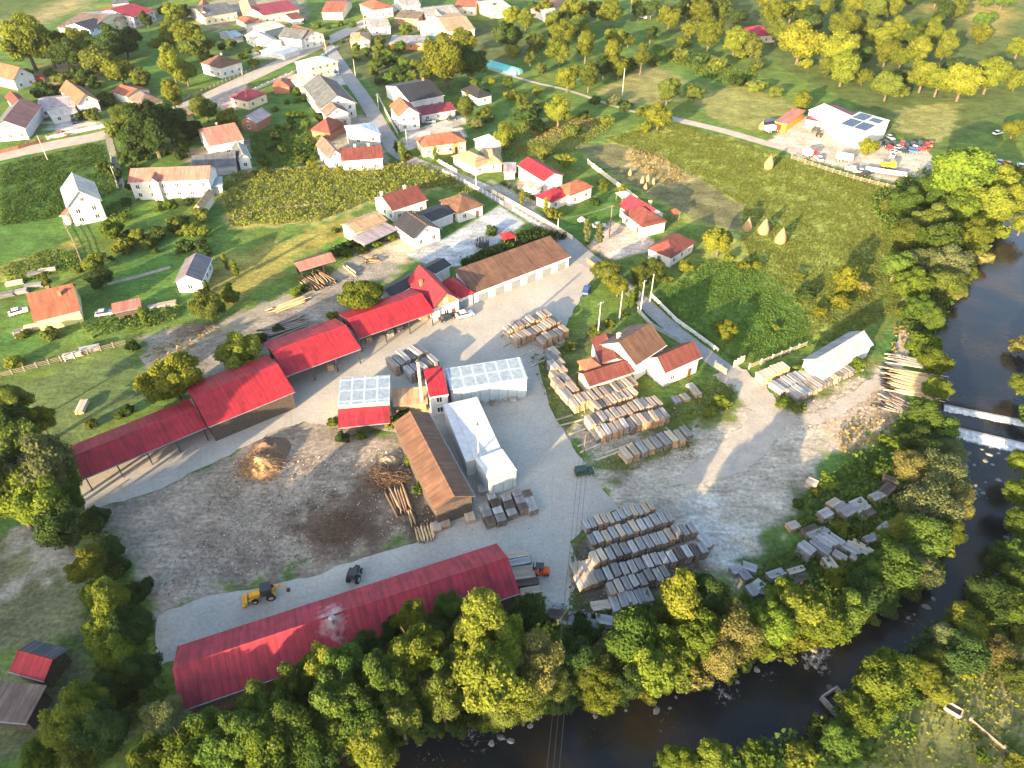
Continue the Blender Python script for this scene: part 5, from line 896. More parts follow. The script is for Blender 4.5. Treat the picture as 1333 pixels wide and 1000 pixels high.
scatter_stuff('bank_undergrowth', [[(1035,660),(1100,605),(1200,520),(1245,560),(1255,640),(1150,800),(1000,800),(985,745),(1040,700)], [(120,670),(175,760),(205,870),(230,930),(160,950),(110,840)], [(230,930),(430,860),(680,775),(760,800),(930,760),(1000,790),(1110,810),(1040,835),(900,880),(740,905),(560,930),(420,1000),(240,1000)], [(840,1000),(1060,950),(1130,880),(1220,810),(1310,710),(1333,600),(1345,760),(1250,860),(1130,1000)], [(1130,260),(1200,220),(1300,250),(1260,360),(1215,440),(1225,520),(1195,470),(1180,350)]], 'dense low undergrowth on the river banks', 'undergrowth', 2.2, 1.5, .5, 'leaf_green', 4, seed=3)
scatter_stuff('maize', [[(288,250),(302,228),(420,219),(560,216),(600,238),(470,266),(418,288),(300,298)]], 'tall maize standing in rows above the hay strip', 'maize', 2.6, 1.4, .40, 'leaf_corn', 4, nz=.2, rows=(.35, 2.3), seed=4)
scatter_stuff('vegetable_rows', [[(-5,352),(60,325),(100,325),(105,350),(20,372)], [(140,268),(165,258),(172,285),(140,300)], [(100,425),(190,405),(240,400),(225,420),(120,440)], [(325,175),(400,160),(405,185),(330,205)], [(850,58),(915,72),(985,98),(975,112),(900,90),(850,76)], [(905,85),(1000,110),(990,118),(900,98)], [(340,200),(410,190),(415,210),(345,222)]], 'green vegetable and vine rows in the village gardens', 'crops', 2.6, .8, .4, 'leaf_green', 3, rows=(.5, 1.6), seed=6)
scatter_stuff('rough_grass', [[(870,520),(930,492),(962,505),(950,535),(900,560),(860,550)], [(690,466),(735,440),(735,500),(716,532)], [(800,600),(900,560),(905,580),(820,615)], [(640,175),(760,145),(800,165),(740,200),(660,205)], [(1120,1000),(1190,900),(1300,830),(1340,830),(1340,1000)], [(560,220),(640,250),(620,262),(560,240)], [(760,700),(748,745),(770,790),(740,790),(745,700)]], 'rough green grass along the edges of the yards', 'grass', 4.0, .34, .32, 'leaf_grass', 2, seed=7, nz=.15)
scatter_stuff('dry_weeds', [[(815,195),(850,197),(903,232),(872,244),(820,212)], [(1165,425),(1190,425),(1180,470),(1160,470)], [(300,226),(500,213),(560,212),(500,221),(312,234)], [(190,460),(260,425),(270,440),(200,485)], [(1090,560),(1160,510),(1170,560),(1095,600)], [(690,170),(770,150),(775,160),(700,185)]], 'dry straw coloured weeds and stubble', 'weeds', 2.0, .6, .45, 'leaf_dry', 2, seed=8)
scatter_stuff('hedge', [[(598,345),(612,338),(700,298),(735,310),(725,316),(690,316),(610,352)], [(700,262),(706,268),(655,242),(650,238)]], 'dark clipped hedge behind the garage roof', 'hedge', 5, 1.6, .5, 'leaf_dark', 5, rows=(.4, .3), seed=9)
scatter_stuff('field_grass', [[(0,215),(130,185),(160,245),(70,285),(0,295)]], 'deep green rough grass of the upper left field', 'grass', 4.5, .4, .34, 'leaf_green', 2, seed=17, nz=.15)
LITTER = [[(770,690),(930,735),(900,790),(770,830),(740,780)],[(745,530),(880,530),(910,600),(780,620)],[(300,600),(560,580),(570,690),(300,760),(200,780)],[(600,600),(700,650),(690,690),(600,690)],[(660,420),(745,440),(745,520),(700,500)],[(990,480),(1130,470),(1160,560),(1040,560)]]
scatter_stuff('bark_litter', LITTER, 'scattered bark and sawdust crumbs around the lumber', 'litter', 2.2, .05, .22, 'twigs', 1, seed=23, nz=2.0)
scatter_stuff('sawdust_litter', LITTER, 'pale sawdust and splinters around the lumber', 'litter', 1.2, .05, .20, 'wood_pale', 1, seed=24, nz=2.0)
# ================================================================ LUMBER, LOGS, MACHINES, POLES
def stack_mesh(seed, mats, boards=6, layers=3):
    """unit sawn lumber stack, x = across 1, y = along 1, z = 1; boards with gaps, bearers between packs"""
    r = random.Random(seed); mb = MB()
    for l in range(layers):
        z0 = (l + .10) / layers; z1 = (l + .97) / layers; ox = r.uniform(-.03, .03); oy = r.uniform(-.03, .03)
        for b in (-.38, 0, .38): mb.box(-.46 + ox, .46 + ox, b - .02, b + .02, l / layers, z0, 1)
        k = boards
        for b in range(k):
            x0 = -.5 + b / k + .003; x1 = -.5 + (b + 1) / k - .005; j0 = r.uniform(-.045, .03); j1 = r.uniform(-.03, .045)
            dzt = r.uniform(-.02, .02) if l == layers - 1 else 0
            n = len(mb.f); mb.box(x0 + ox, x1 + ox, -.5 + j0 + oy, .5 + j1 + oy, z0, z1 + dzt, 0)
            mb.m[n + 2] = 1; mb.m[n + 4] = 1
    return mb.mesh('lumber_stack', mats)
STK = {k: [stack_mesh(40 + i, m, b, l) for i, (b, l) in enumerate(((6, 3), (5, 2), (7, 3), (6, 2)))] for k, m in {
    'fresh': ['wood_fresh', 'wood_fresh_end'], 'grey': ['wood_grey', 'wood_grey_end'], 'pale': ['wood_pale', 'wood_fresh_end'], 'dark': ['wood_dark', 'wood_grey_end']}.items()}
TONE = {'fresh': 'tan', 'grey': 'weathered grey', 'pale': 'pale', 'dark': 'dark'}
def stack(p, ang, wd, ln, h, tone, label, group):
    o = inst('lumber_stack', random.choice(STK[tone]), None, (p.x, p.y, 0.03), ang + random.uniform(-.05, .05), (wd, ln * random.uniform(.93, 1.05), h * random.uniform(.88, 1.15)))
    tag(o, label, 'lumber stack', group); return o
def lrow(a, b, n, ln, h, tone, where, group, fill=.76, mix=None):
    A, B = G(*a), G(*b); e = (B - A); L = e.length; e.normalize(); nn = Vector((-e.y, e.x, 0)); ang = math.atan2(e.y, e.x); sp = L / max(1, n - 1)
    for i in range(n):
        t = tone if not mix or random.random() > .25 else mix
        p = A + e * (sp * i) + nn * (ln / 2 + random.uniform(-.2, .2))
        stack(p, ang, sp * fill * random.uniform(.94, 1.06), ln, h, t, 'lumber stack in %s, %s from left' % (where, nth(i)), group)
FG = 'lumber stacks in rows beside the brown villa'
lrow((751,538),(827,512),11,2.9,2.3,'fresh','the back row below the brown villa',FG)
lrow((779,541),(827,523),8,2.7,2.2,'fresh','the short row behind the lit double rows',FG)
lrow((772,564),(858,535),12,2.9,2.3,'fresh','the third row below the brown villa',FG,mix='grey')
lrow((785,577),(868,553),12,2.9,2.4,'fresh','the front tall row below the brown villa',FG,mix='grey')
lrow((819,604),(898,577),9,3.2,1.8,'pale','the lowest row on the grass below the brown villa',FG,mix='grey')
stack(G(776,571), .45, 1.5, 3.4, 1.2, 'grey', 'low grey lumber stack alone at the left end of the villa rows', FG)
FG2 = 'lumber stacks near the yard entrance'
lrow((665,440),(716,420),8,2.7,2.2,'fresh','the rear row near the yard entrance',FG2); lrow((676,453),(728,428),9,2.7,2.2,'fresh','the long front row near the yard entrance',FG2); lrow((709,454),(738,441),5,2.7,2.2,'fresh','the short right row near the yard entrance',FG2)
for i, (x, y, t) in enumerate([(721,464,'pale'),(717,472,'grey'),(726,476,'fresh'),(720,484,'grey'),(730,487,'fresh'),(723,495,'fresh'),(733,497,'grey'),(740,504,'fresh'),(726,506,'fresh'),(744,512,'fresh'),(731,513,'fresh'),(738,522,'grey')]):
    stack(G(x, y), .5, 1.7, 3.2, 1.9, t, 'lumber stack in the loose column right of the blue kiln, %s from the top' % nth(i), 'lumber stacks right of the blue kiln')
lrow((520,489),(556,471),6,4.4,2.6,'grey','the tall block behind the boiler house',  'lumber stacks behind the boiler house', mix='fresh'); lrow((540,499),(570,484),5,3.4,2.6,'grey','the front of the block behind the boiler house', 'lumber stacks behind the boiler house')
for j, row in enumerate([[(638,688),(652,685),(666,677),(681,671),(693,671)], [(634,680),(648,675),(662,668),(677,661),(690,662)], [(631,672),(645,665),(659,658),(673,652),(686,653)]]):
    for i, (x, y) in enumerate(row): stack(G(x, y - 4), .32, 1.75, 1.55, 1.5, 'grey' if (i + j) % 3 else 'dark', 'square grey stack, %s row of the saw hall block, %s from left' % (('front', 'middle', 'back')[j], nth(i)), 'square lumber stacks by the saw hall')
BG = 'lumber stacks of the big stackyard'
lrow((766,696),(849,671),12,2.2,1.6,'pale','the back row of the big stackyard',BG,.8,'grey'); lrow((773,719),(873,687),12,2.4,2.0,'grey','the second row of the big stackyard',BG,.78,'pale')
lrow((776,743),(903,703),14,2.4,2.1,'grey','the third row of the big stackyard',BG,.78,'pale'); lrow((783,765),(916,729),14,2.4,2.0,'grey','the fourth row of the big stackyard',BG,.78,'dark')
lrow((798,783),(868,761),8,2.4,2.1,'grey','the fifth row of the big stackyard',BG,.78,'fresh'); lrow((803,801),(846,790),5,2.6,1.7,'grey','the front row of the big stackyard',BG,.88)
stack(G(917,709), .5, 1.6, 2.6, 1.3, 'grey', 'lone grey lumber stack at the right end of the big stackyard', BG)
for i, (x, y) in enumerate([(751,747),(763,744),(757,762),(769,758)]): stack(G(x, y), .3, 2.0, 2.6, 1.3, 'pale', 'pale yellowish lumber stack left of the big stackyard, %s from the upper left' % nth(i), 'pale lumber stacks beside the big stackyard')
for i, (x, y, a, t) in enumerate([(731,797,1.4,'grey'),(727,805,1.45,'dark'),(738,812,1.4,'grey'),(756,808,1.4,'grey'),(764,818,1.5,'grey'),(781,793,1.75,'pale'),(787,812,1.4,'grey'),(800,818,1.5,'dark')]):
    stack(G(x, y), a, 1.7, 3.0, 1.2, t, 'lumber stack lying under the wires near the bank, %s from left' % nth(i), 'lumber stacks under the wires')
for i, (x, y, t) in enumerate([(672,728,'pale'),(676,737,'grey'),(679,746,'pale'),(683,755,'pale'),(686,763,'dark'),(691,774,'pale')]):
    stack(G(x, y), 1.75, 1.3, 3.6, 1.2, t, 'lumber stack at the right gable of the long warehouse, %s from the top' % nth(i), 'lumber stacks at the warehouse gable')
RB = [(1046,724,.6,1.9,2.6,2.2,'grey'),(1064,722,.7,1.5,3.4,2.0,'grey'),(1070,713,.7,1.3,3.0,1.8,'grey'),(1078,711,.7,1.3,2.8,1.7,'grey'),(1086,710,.7,1.3,2.6,1.6,'grey'),(1062,700,2.0,1.4,4.2,1.6,'grey'),(1052,694,2.0,1.2,3.0,1.4,'dark'),(1071,676,2.1,1.8,2.4,1.8,'grey'),(1082,661,2.1,1.4,2.6,1.4,'pale'),(1091,666,2.1,1.5,2.8,1.6,'grey'),(1101,672,2.1,1.8,3.0,1.7,'grey'),(1114,659,2.0,1.5,3.2,1.3,'grey'),(1119,666,2.0,1.5,3.2,1.4,'grey'),(1126,673,2.0,1.5,3.0,1.4,'dark'),(1139,652,2.0,1.6,2.8,1.4,'grey'),(1151,644,2.3,2.0,3.2,1.6,'dark'),(1158,632,1.0,1.6,3.2,1.6,'dark'),(1148,693,2.2,1.5,2.6,1.5,'grey'),(1130,707,2.0,1.5,2.6,1.3,'grey'),(1105,721,.8,1.4,3.4,1.5,'grey'),(1113,719,.8,1.2,3.4,1.3,'pale'),(1121,718,.8,1.0,3.4,1.3,'pale'),(1078,740,.3,1.6,2.6,1.5,'pale'),(1090,730,.8,1.6,2.4,1.4,'fresh'),(1008,752,1.9,1.4,3.2,1.2,'grey'),(1034,747,1.9,1.1,3.0,1.0,'pale'),(1041,757,1.9,1.3,3.0,1.2,'dark'),(1112,732,.9,1.4,2.0,1.2,'fresh')]
for i, (x, y, a, wd, ln, h, t) in enumerate(sorted(RB)): stack(G(x, y), a, wd, ln, h, t, '%s lumber stack in the overgrown heap by the river, %s from left' % (TONE[t], nth(i)), 'lumber stacks overgrown by the river')
for i, (x, y, a) in enumerate([(958,745,1.9),(968,752,.5),(975,742,1.2),(985,765,2.2),(978,772,.4),(995,772,1.6)]): stack(G(x, y), a, 1.6, 2.2, .9, 'grey', 'rough grey lumber heap at the lower edge of the gravel, %s from left' % nth(i), 'rough lumber heaps on the lower gravel')
stack(G(1031,688), 1.9, 1.6, 2.2, .9, 'fresh', 'single fresh tan lumber pile alone on the gravel', 'single lumber piles'); stack(G(1055,634), .9, 1.6, 2.0, 1.4, 'pale', 'single pale lumber pile beside the bright bush on the gravel', 'single lumber piles')
MG = 'lumber stacks beside the pale barn'
lrow((1018,514),(1060,495),7,3.4,1.4,'grey','the rear row in front of the pale barn',MG,.78,'pale'); lrow((1040,524),(1120,483),13,3.4,1.5,'grey','the front row in front of the pale barn',MG,.78,'pale'); lrow((996,500),(1022,489),4,2.6,1.9,'pale','the small group left of the pale barn',MG,.9,'grey')
for i, (x, y, t) in enumerate([(880,523,'grey'),(891,520,'pale'),(900,506,'grey'),(906,514,'pale')]): stack(G(x, y), .4, 1.6, 2.2, .8, t, 'small board pile in the grass right of the red tiled white house, %s from left' % nth(i), 'board piles by the red tiled house')
for i, (x, y, a) in enumerate([(508,436,.5),(520,430,.5),(552,415,.5),(557,411,.9),(480,444,.5),(430,480,.5)]): stack(G(x, y), a, 1.4, 1.6, 1.6, 'fresh' if i > 1 else 'grey', 'lumber stack under the open fronts of the red sheds, %s along them' % nth(i), 'lumber stacks under the red sheds')
for i, (x, y, a) in enumerate([(568,688,.3),(580,683,.3),(612,676,.3),(455,553,1.9),(475,550,1.9)]): stack(G(x, y), a, 1.7, 2.0, .8, 'pale', 'low pale board pile beside the saw hall and lean to, %s of five' % nth(i), 'low board piles around the saw hall')
for i, (x, y, a) in enumerate([(642,632,.9),(628,640,.2),(640,650,.3),(600,520,.2),(620,528,.2)]): stack(G(x, y), a, 1.6, 1.8, .9, 'grey', 'small grey board pile in the alley by the white kiln, %s of five' % nth(i), 'small board piles by the white kiln')
for i, (x, y, a, t) in enumerate([(20,370,1.95,'pale'),(48,358,1.95,'grey'),(62,354,1.95,'pale'),(8,386,1.95,'grey'),(25,382,1.95,'grey'),(45,374,1.95,'grey'),(32,433,1.9,'grey'),(45,428,1.9,'pale'),(218,398,1.95,'pale'),(205,401,1.95,'grey'),(96,464,2.0,'pale'),(117,456,1.95,'grey'),(108,532,.1,'pale')]): stack(G(x, y), a, 1.6, 4.0, .9, t, 'long low board pile in the left gardens, %s of thirteen counted from the back left' % nth(i), 'board piles in the left gardens')
# ---- logs
def log_mesh(seed):
    r = random.Random(seed); mb = MB(); mb.tube((-.5, 0, 0), (.5, r.uniform(-.3, .3), 0), 1.0, .8, 8); return mb.mesh('log', ['log_bark'], True)
LOGS = [log_mesh(i) for i in range(3)]
def logs(c, ang, n, ln, rad, across, m, where, group, layers=1, jit=.12):
    P = G(*c); d = Vector((math.cos(ang), math.sin(ang), 0)); q = Vector((-d.y, d.x, 0)); k = 0
    for l in range(layers):
        nl = int(n / layers)
        for i in range(nl):
            t = (i + .5 + .25 * (l % 2)) / nl - .5; p = P + q * (t * across * (1 - .18 * l)) + d * random.uniform(-.06, .06) * ln; rr = rad * random.uniform(.75, 1.2)
            o = inst('log', random.choice(LOGS), None, (p.x, p.y, rad * (1 + 1.7 * l) + .05), ang + random.uniform(-jit, jit), (ln * random.uniform(.8, 1.1), rr, rr)); o.material_slots[0].link = 'OBJECT'; o.material_slots[0].material = MATS[m]
            tag(o, 'log %s, %s from near side' % (where, nth(k)), 'log', group); k += 1
logs((1190,500), -.38, 46, 9.5, .17, 9.5, 'log_pale', 'in the pale pole heap by the river', 'poles heaped by the river', 2, .16)
logs((1190,473), -.38, 12, 8.5, .2, 3.6, 'log_grey', 'on the far grey end of the pole heap', 'poles heaped by the river', 1, .2)
logs((1172,530), -.7, 10, 7, .15, 5, 'log_grey', 'scattered below the pole heap by the river', 'poles heaped by the river', 1, .4)
logs((413,366), 2.2, 26, 6.5, .22, 8, 'log_bark', 'in the heap under the brown roofed open shed', 'logs by the open shed', 2, .2)
logs((455,352), 2.2, 2, 5.5, .3, 1.5, 'log_pale', 'lying pale beside the round tree', 'logs by the open shed')
logs((370,428), .62, 12, 9, .22, 6, 'log_grey', 'in the long row on the brown cart track', 'logs on the cart track', 2); logs((378,398), .62, 8, 8, .2, 2.6, 'log_pale', 'in the pale row above the cart track', 'logs on the cart track', 2)
logs((519,652), 1.95, 7, 5.5, .3, 3.6, 'log_bark', 'beside the brush heap near the saw hall', 'logs in the dirt lot'); logs((536,674), 1.95, 2, 3.5, .25, 1, 'log_bark', 'short and alone below the brush heap', 'logs in the dirt lot'); logs((553,695), 1.9, 6, 3.2, .26, 3.4, 'log_pale', 'in the small neat group by the saw hall gable', 'logs in the dirt lot')
logs((485,340), .5, 9, 3, .2, 3, 'log_bark', 'in the small heap on the sandy court', 'logs on the sandy court', 2, .8)
# heaps
def heap(name, c, rx, ry, h, m, label, cat, seed, rough=.25):
    rng = np.random.default_rng(seed); p = G(*c); n = 26; g = np.linspace(-1, 1, n); X, Y = np.meshgrid(g, g); r = np.hypot(X, Y)
    Z = np.clip(1 - r ** 1.6, -.05, 1) * (1 + rough * 2 * (vnoise(X * 10 + 30, Y * 10 + 30, 2.2, seed) - .5)) + rough * .25 * (rng.random(X.shape) - .5) * (r < 1)
    V = np.stack([X.ravel() * rx, Y.ravel() * ry, Z.ravel() * h], 1); i = np.arange(n * n).reshape(n, n); Q = np.stack([i[:-1, :-1].ravel(), i[:-1, 1:].ravel(), i[1:, 1:].ravel(), i[1:, :-1].ravel()], 1)
    o = bpy.data.objects.new(name, raw_mesh(name, V, Q, [m], smooth=False)); link(o); o.location = p; tag(o, label, cat); return o
heap('woodchip_heap', (340,608), 3.9, 3.3, 1.9, 'woodchips', 'orange brown heap of bark and wood chips on the dirt lot', 'heap', 3, .5)
heap('woodchip_heap', (352,585), 4.0, 3.5, 1.4, 'twigs', 'grey brown heap behind the orange chip heap', 'heap', 4, .5)
heap('soil_heap', (508,600), 2.2, 1.6, 1.0, 'soil_heap', 'pale round heap of sawdust near the saw hall', 'heap', 5, .2)
def brush(c, rx, ry, h, n, m, label, seed):
    r = random.Random(seed); mb = MB()
    for i in range(n):
        x, y = r.gauss(0, .42), r.gauss(0, .42); z = h * max(0, 1 - math.hypot(x, y) / 1.1) * r.uniform(.2, 1) + .1; a = r.uniform(0, 6.28); l = r.uniform(.5, 1.5); dz = r.uniform(-.3, .3)
        mb.tube((x * rx - l * math.cos(a), y * ry - l * math.sin(a), max(.05, z - dz)), (x * rx + l * math.cos(a), y * ry + l * math.sin(a), max(.05, z + dz)), .05, .03, 4, 0, False)
    o = mb.obj('brush_heap', m); o.location = G(*c); tag(o, label, 'brush heap', kind='stuff'); return o
brush((503,622), 4.6, 3.8, 1.8, 520, 'twigs', 'dark tangled heap of branches and offcuts beside the saw hall', 1); brush((440,690), 8, 5, .35, 420, 'twigs', 'thin litter of bark and twigs across the dirt lot', 2); brush((255,430), 7, 2.5, .8, 220, 'fence_wood', 'scattered heap of old branches behind the left shed', 3); brush((340,606), 3.9, 3.3, 2.3, 900, 'woodchips', 'stringy orange bark strips covering the chip heap', 6); brush((515,615), 1.4, 1.2, 1.2, 60, 'wood_fresh', 'small orange heap of slabs on the branch heap', 5)
# ---- haystacks
hm = []
for s in range(3):
    random.seed(s); mb = MB(); mb.lathe([(1.35, 0), (1.6, .5), (1.65, 1.1), (1.45, 2.0), (1.05, 3.0), (.55, 4.0), (.18, 4.7)], 14, 0, .07); mb.tube((0, 0, 4.5), (.08, .05, 5.4), .06, .04, 5); hm.append(mb.mesh('haystack', ['hay'], True))
random.seed(21)
for (x, y, s, l) in [(1015,316,1.0,'haystack nearest to the yellow bush, right one of the middle pair'),(993,304,1.0,'haystack left of the middle pair on the meadow'),(972,300,.85,'darker haystack beside the golden tree'),(1000,219,1.0,'haystack alone below the pale lane at the top of the meadow'),(991,168,.7,'small haystack near the scrap trucks')]:
    p = G(x, y); o = inst('haystack', hm[random.randrange(3)], None, (p.x, p.y, -.05), random.random() * 6, (s, s, s)); tag(o, 'conical tan ' + l, 'haystack', 'haystacks on the meadow')
for i, (x, y) in enumerate([(820,228),(836,238),(843,236),(850,240),(840,247)]):
    p = G(x, y); o = inst('corn_shock', hm[i % 3], None, (p.x, p.y, -.05), i, (.45, .45, .5)); tag(o, 'small pointed corn shock in the dry strip, %s from left' % nth(i), 'corn shock', 'corn shocks in the dry strip')
# ---- poles, wires
def pole(bx, by, ty, m, label, arms=1, r=.16, group='poles carrying the village wires', hmax=14):
    p = G(bx, by); h = min(height_for(p, ty), hmax); root = empty('utility_pole', (p.x, p.y, 0), random.uniform(.3, .9)); tag(root, label, 'utility pole', group)
    mb = MB(); mb.tube((0, 0, -.3), (0, 0, h), r, r * .62, 8); mb.obj('shaft', m, root)
    for k in range(arms):
        a = MB(); a.box(-.9, .9, -.06, .06, h - .5 - .7 * k, h - .38 - .7 * k)
        for q in (-.8, -.4, .4, .8): a.tube((q, 0, h - .38 - .7 * k), (q, 0, h - .2 - .7 * k), .05, .04, 6)
        a.obj('crossarm', 'wood_pole' if m == 'wood_pole' else 'metal_grey', root)
    return root, h
for (bx, by, ty, m, l, a) in [(810,124,89,'concrete_pole','pale concrete pole among the far gardens',0),(833,410,365,'concrete_pole','left one of two concrete poles by the lane bend',1),(846,393,357,'concrete_pole','right one of two concrete poles by the lane bend',0),(806,417,379,'concrete_pole','concrete pole between the bushes of the lane',0),(778,438,393,'concrete_pole','thick pale pole at the edge of the grass above the villa',1),(793,309,267,'wood_pole','wooden pole with crossarm in front of the villa forecourt',1),(726,304,284,'concrete_pole','short pale post on the garden wall by the side road',0),(319,113,91,'concrete_pole','pale pole beside the brown pyramid roofed house',1),(424,64,48,'concrete_pole','pole beside the main road at the white walled court',1),(475,37,11,'concrete_pole','pole beside the main road near the orange hip roof',1),(463,101,77,'concrete_pole','pole at the top of the side road by the orchard',0),(493,142,122,'concrete_pole','pole halfway down the side road at the orchard corner',1),(530,190,168,'concrete_pole','pole at the driveway of the tall orange gabled house',0),(620,243,217,'concrete_pole','pole beside the side road at the pale bungalow',1),(62,208,176,'concrete_pole','pale pole beside the left end of the main road',1),(155,246,216,'concrete_pole','pale post at the dirt path beside dark trees',0),(760,592,566,'wood_pole','wooden pole with crossarm behind the green jeep',1),(893,25,5,'concrete_pole','pale pole in the far wood',0),(821,18,0,'concrete_pole','pale pole near the plain white hut',0),(545,28,2,'concrete_pole','pole in the cluster of brown roofs',0)]:
    pole(bx, by, ty, m, l, a)
def wires(p0, p1, offs, sag, label):
    root = empty('power_line', ((p0 + p1) / 2).to_tuple(), 0); tag(root, label, 'power line'); d = (p1 - p0); n = Vector((-d.y, d.x, 0)).normalized(); c = (p0 + p1) / 2
    for o in offs:
        mb = MB(); N = 16; pts = []
        for i in range(N + 1):
            t = i / N; q = p0 + d * t + n * o - c; q.z -= sag * 4 * t * (1 - t); pts.append(q)
        for i in range(N): mb.tube(pts[i], pts[i + 1], .030, .030, 5, 0, False)
        mb.obj('wire', 'metal_dark', root)
A = G(760, 592); hA = height_for(A, 568)
PB = Vector((1.5, 12, 0)); pr = empty('utility_pole', (PB.x, PB.y, 0), .1); tag(pr, 'wooden pole on the near river bank carrying the wires', 'utility pole'); mb = MB(); mb.tube((0, 0, -.3), (0, 0, 10), .16, .1, 8); mb.box(-.9, .9, -.06, .06, 9.5, 9.62); mb.obj('shaft', 'wood_pole', pr)
wires(Vector((A.x, A.y, hA - .3)), Vector((PB.x, PB.y, 9.6)), (-.75, 0, .75), .8, 'three thin dark wires crossing the river from the yard pole')
def post_top(bx, by, ty): p = G(bx, by); return Vector((p.x, p.y, height_for(p, ty) - .3))
LN = [(475,37,11),(424,64,48),(319,113,91)]; LN2 = [(463,101,77),(493,142,122),(530,190,168),(620,243,217),(726,304,284),(793,309,267)]
for ch, lab in ((LN, 'wires along the main road'), (LN2, 'wires along the side road')):
    for a, b in zip(ch, ch[1:]): wires(post_top(*a), post_top(*b), (-.3, .3), .5, 'thin dark %s, %s stretch from the top' % (lab, ORD[ch.index(a)]))
# chimneys of the yard
for (bx, by, ty, r, m, l) in [(551,534,471,.34,'chimney_beige','tall beige steel chimney left of the red roofed boiler house'),(624,612,554,.14,'chimney_beige','thin brown flue pipe standing at the white kiln')]:
    p = G(bx, by); h = height_for(p, ty); root = empty('flue_chimney', (p.x, p.y, 0)); tag(root, l, 'chimney'); mb = MB(); mb.tube((0, 0, 0), (0, 0, h), r, r * .9, 12)
    for z in (.35, .7): mb.tube((0, 0, h * z), (0, 0, h * z + .12), r * 1.12, r * 1.12, 12)
    mb.obj('stack_pipe', m, root); c = MB(); c.tube((0, 0, h + .25), (0, 0, h + .75), r * 1.5, .06, 10); c.obj('rain_cap', 'metal_dark', root)
# ---- vehicles
def wheel_mesh(r, w):
    mb = MB(); mb.tube((0, -w / 2, 0), (0, w / 2, 0), r, r, 14, 0); mb.tube((0, -w / 2 - .01, 0), (0, w / 2 + .01, 0), r * .55, r * .55, 10, 1); return mb.mesh('wheel', ['rubber', 'silver_paint'])
WH = wheel_mesh(.32, .22)
def make_car(px, py, ang, color, label, scale=1.0, boxy=False, group='parked cars'):
    p = G(px, py); root = empty('jeep' if boxy else 'parked_car', (p.x, p.y, .04), ang); tag(root, label, 'car', group); root.scale = (scale,) * 3
    b = MB(); hw = .86
    prof = [(-2.1, .30), (-2.15, .62), (-2.05, .86), (-1.0, .92), (1.0, .92), (1.95, .78), (2.12, .58), (2.1, .30)] if not boxy else [(-1.9, .4), (-1.92, 1.05), (.8, 1.08), (1.85, 1.0), (1.9, .4)]
    b.prism(prof, 'y', -hw, hw); o = b.obj('body', color, root); bv = o.modifiers.new('bevel', 'BEVEL'); bv.width = .07; bv.segments = 2
    c = MB(); cp = [(-1.75, .88), (-1.25, 1.38), (.25, 1.42), (1.05, .88)] if not boxy else [(-1.85, 1.03), (-1.8, 1.75), (.35, 1.78), (.85, 1.03)]
    c.prism(cp, 'y', -.74, .74); c.obj('windows', 'glass_dark', root)
    rf = MB(); x0, x1, z = (-1.22, .22, 1.40) if not boxy else (-1.78, .34, 1.77); rf.box(x0, x1, -.73, .73, z, z + .06); rf.obj('roof_panel', color, root)
    for x in (-1.3, 1.35):
        for y in (-.78, .78): inst('wheel', WH, root, (x, y, .32))
    for y in (-.62, .62):
        h = MB(); h.box(2.06, 2.15, y - .17, y + .17, .58, .72); h.obj('headlight', 'lamp_clear', root); t = MB(); t.box(-2.17, -2.10, y - .16, y + .16, .62, .78); t.obj('tail_light', 'red_paint', root)
    return root
make_car(605,412,.42,'white_paint','white estate car parked in front of the red gabled house',1.08)
make_car(582,416,.6,'dark_paint','dark car half under the red shed roof beside the white car',1.0)
make_car(763,380,1.3,'blue_paint','blue car at the edge of the yard entrance',1.0)
make_car(760,617,.2,'green_paint','dark green jeep standing alone in the middle of the yard',.95,True)
make_car(634,206,.3,'white_paint','white car on the lawn by the grey brown bungalow')
make_car(25,408,.6,'white_paint','white car beside the pale yellow house'); make_car(137,410,.3,'silver_paint','silver car beside the low brown shed on the lawn')
make_car(560,160,.3,'silver_paint','silver car in the driveway of the tall orange gabled house'); make_car(588,156,.3,'dark_paint','dark car in front of the maroon roofed annex')
make_car(97,160,-1.0,'dark_paint','dark car in the paved court by the left road'); make_car(780,296,.1,'silver_paint','silver car under trees at the villa forecourt'); make_car(437,97,-.9,'blue_paint','blue car beside the brown stepped house')
make_car(82,176,.2,'red_paint','red car beside the left main road')
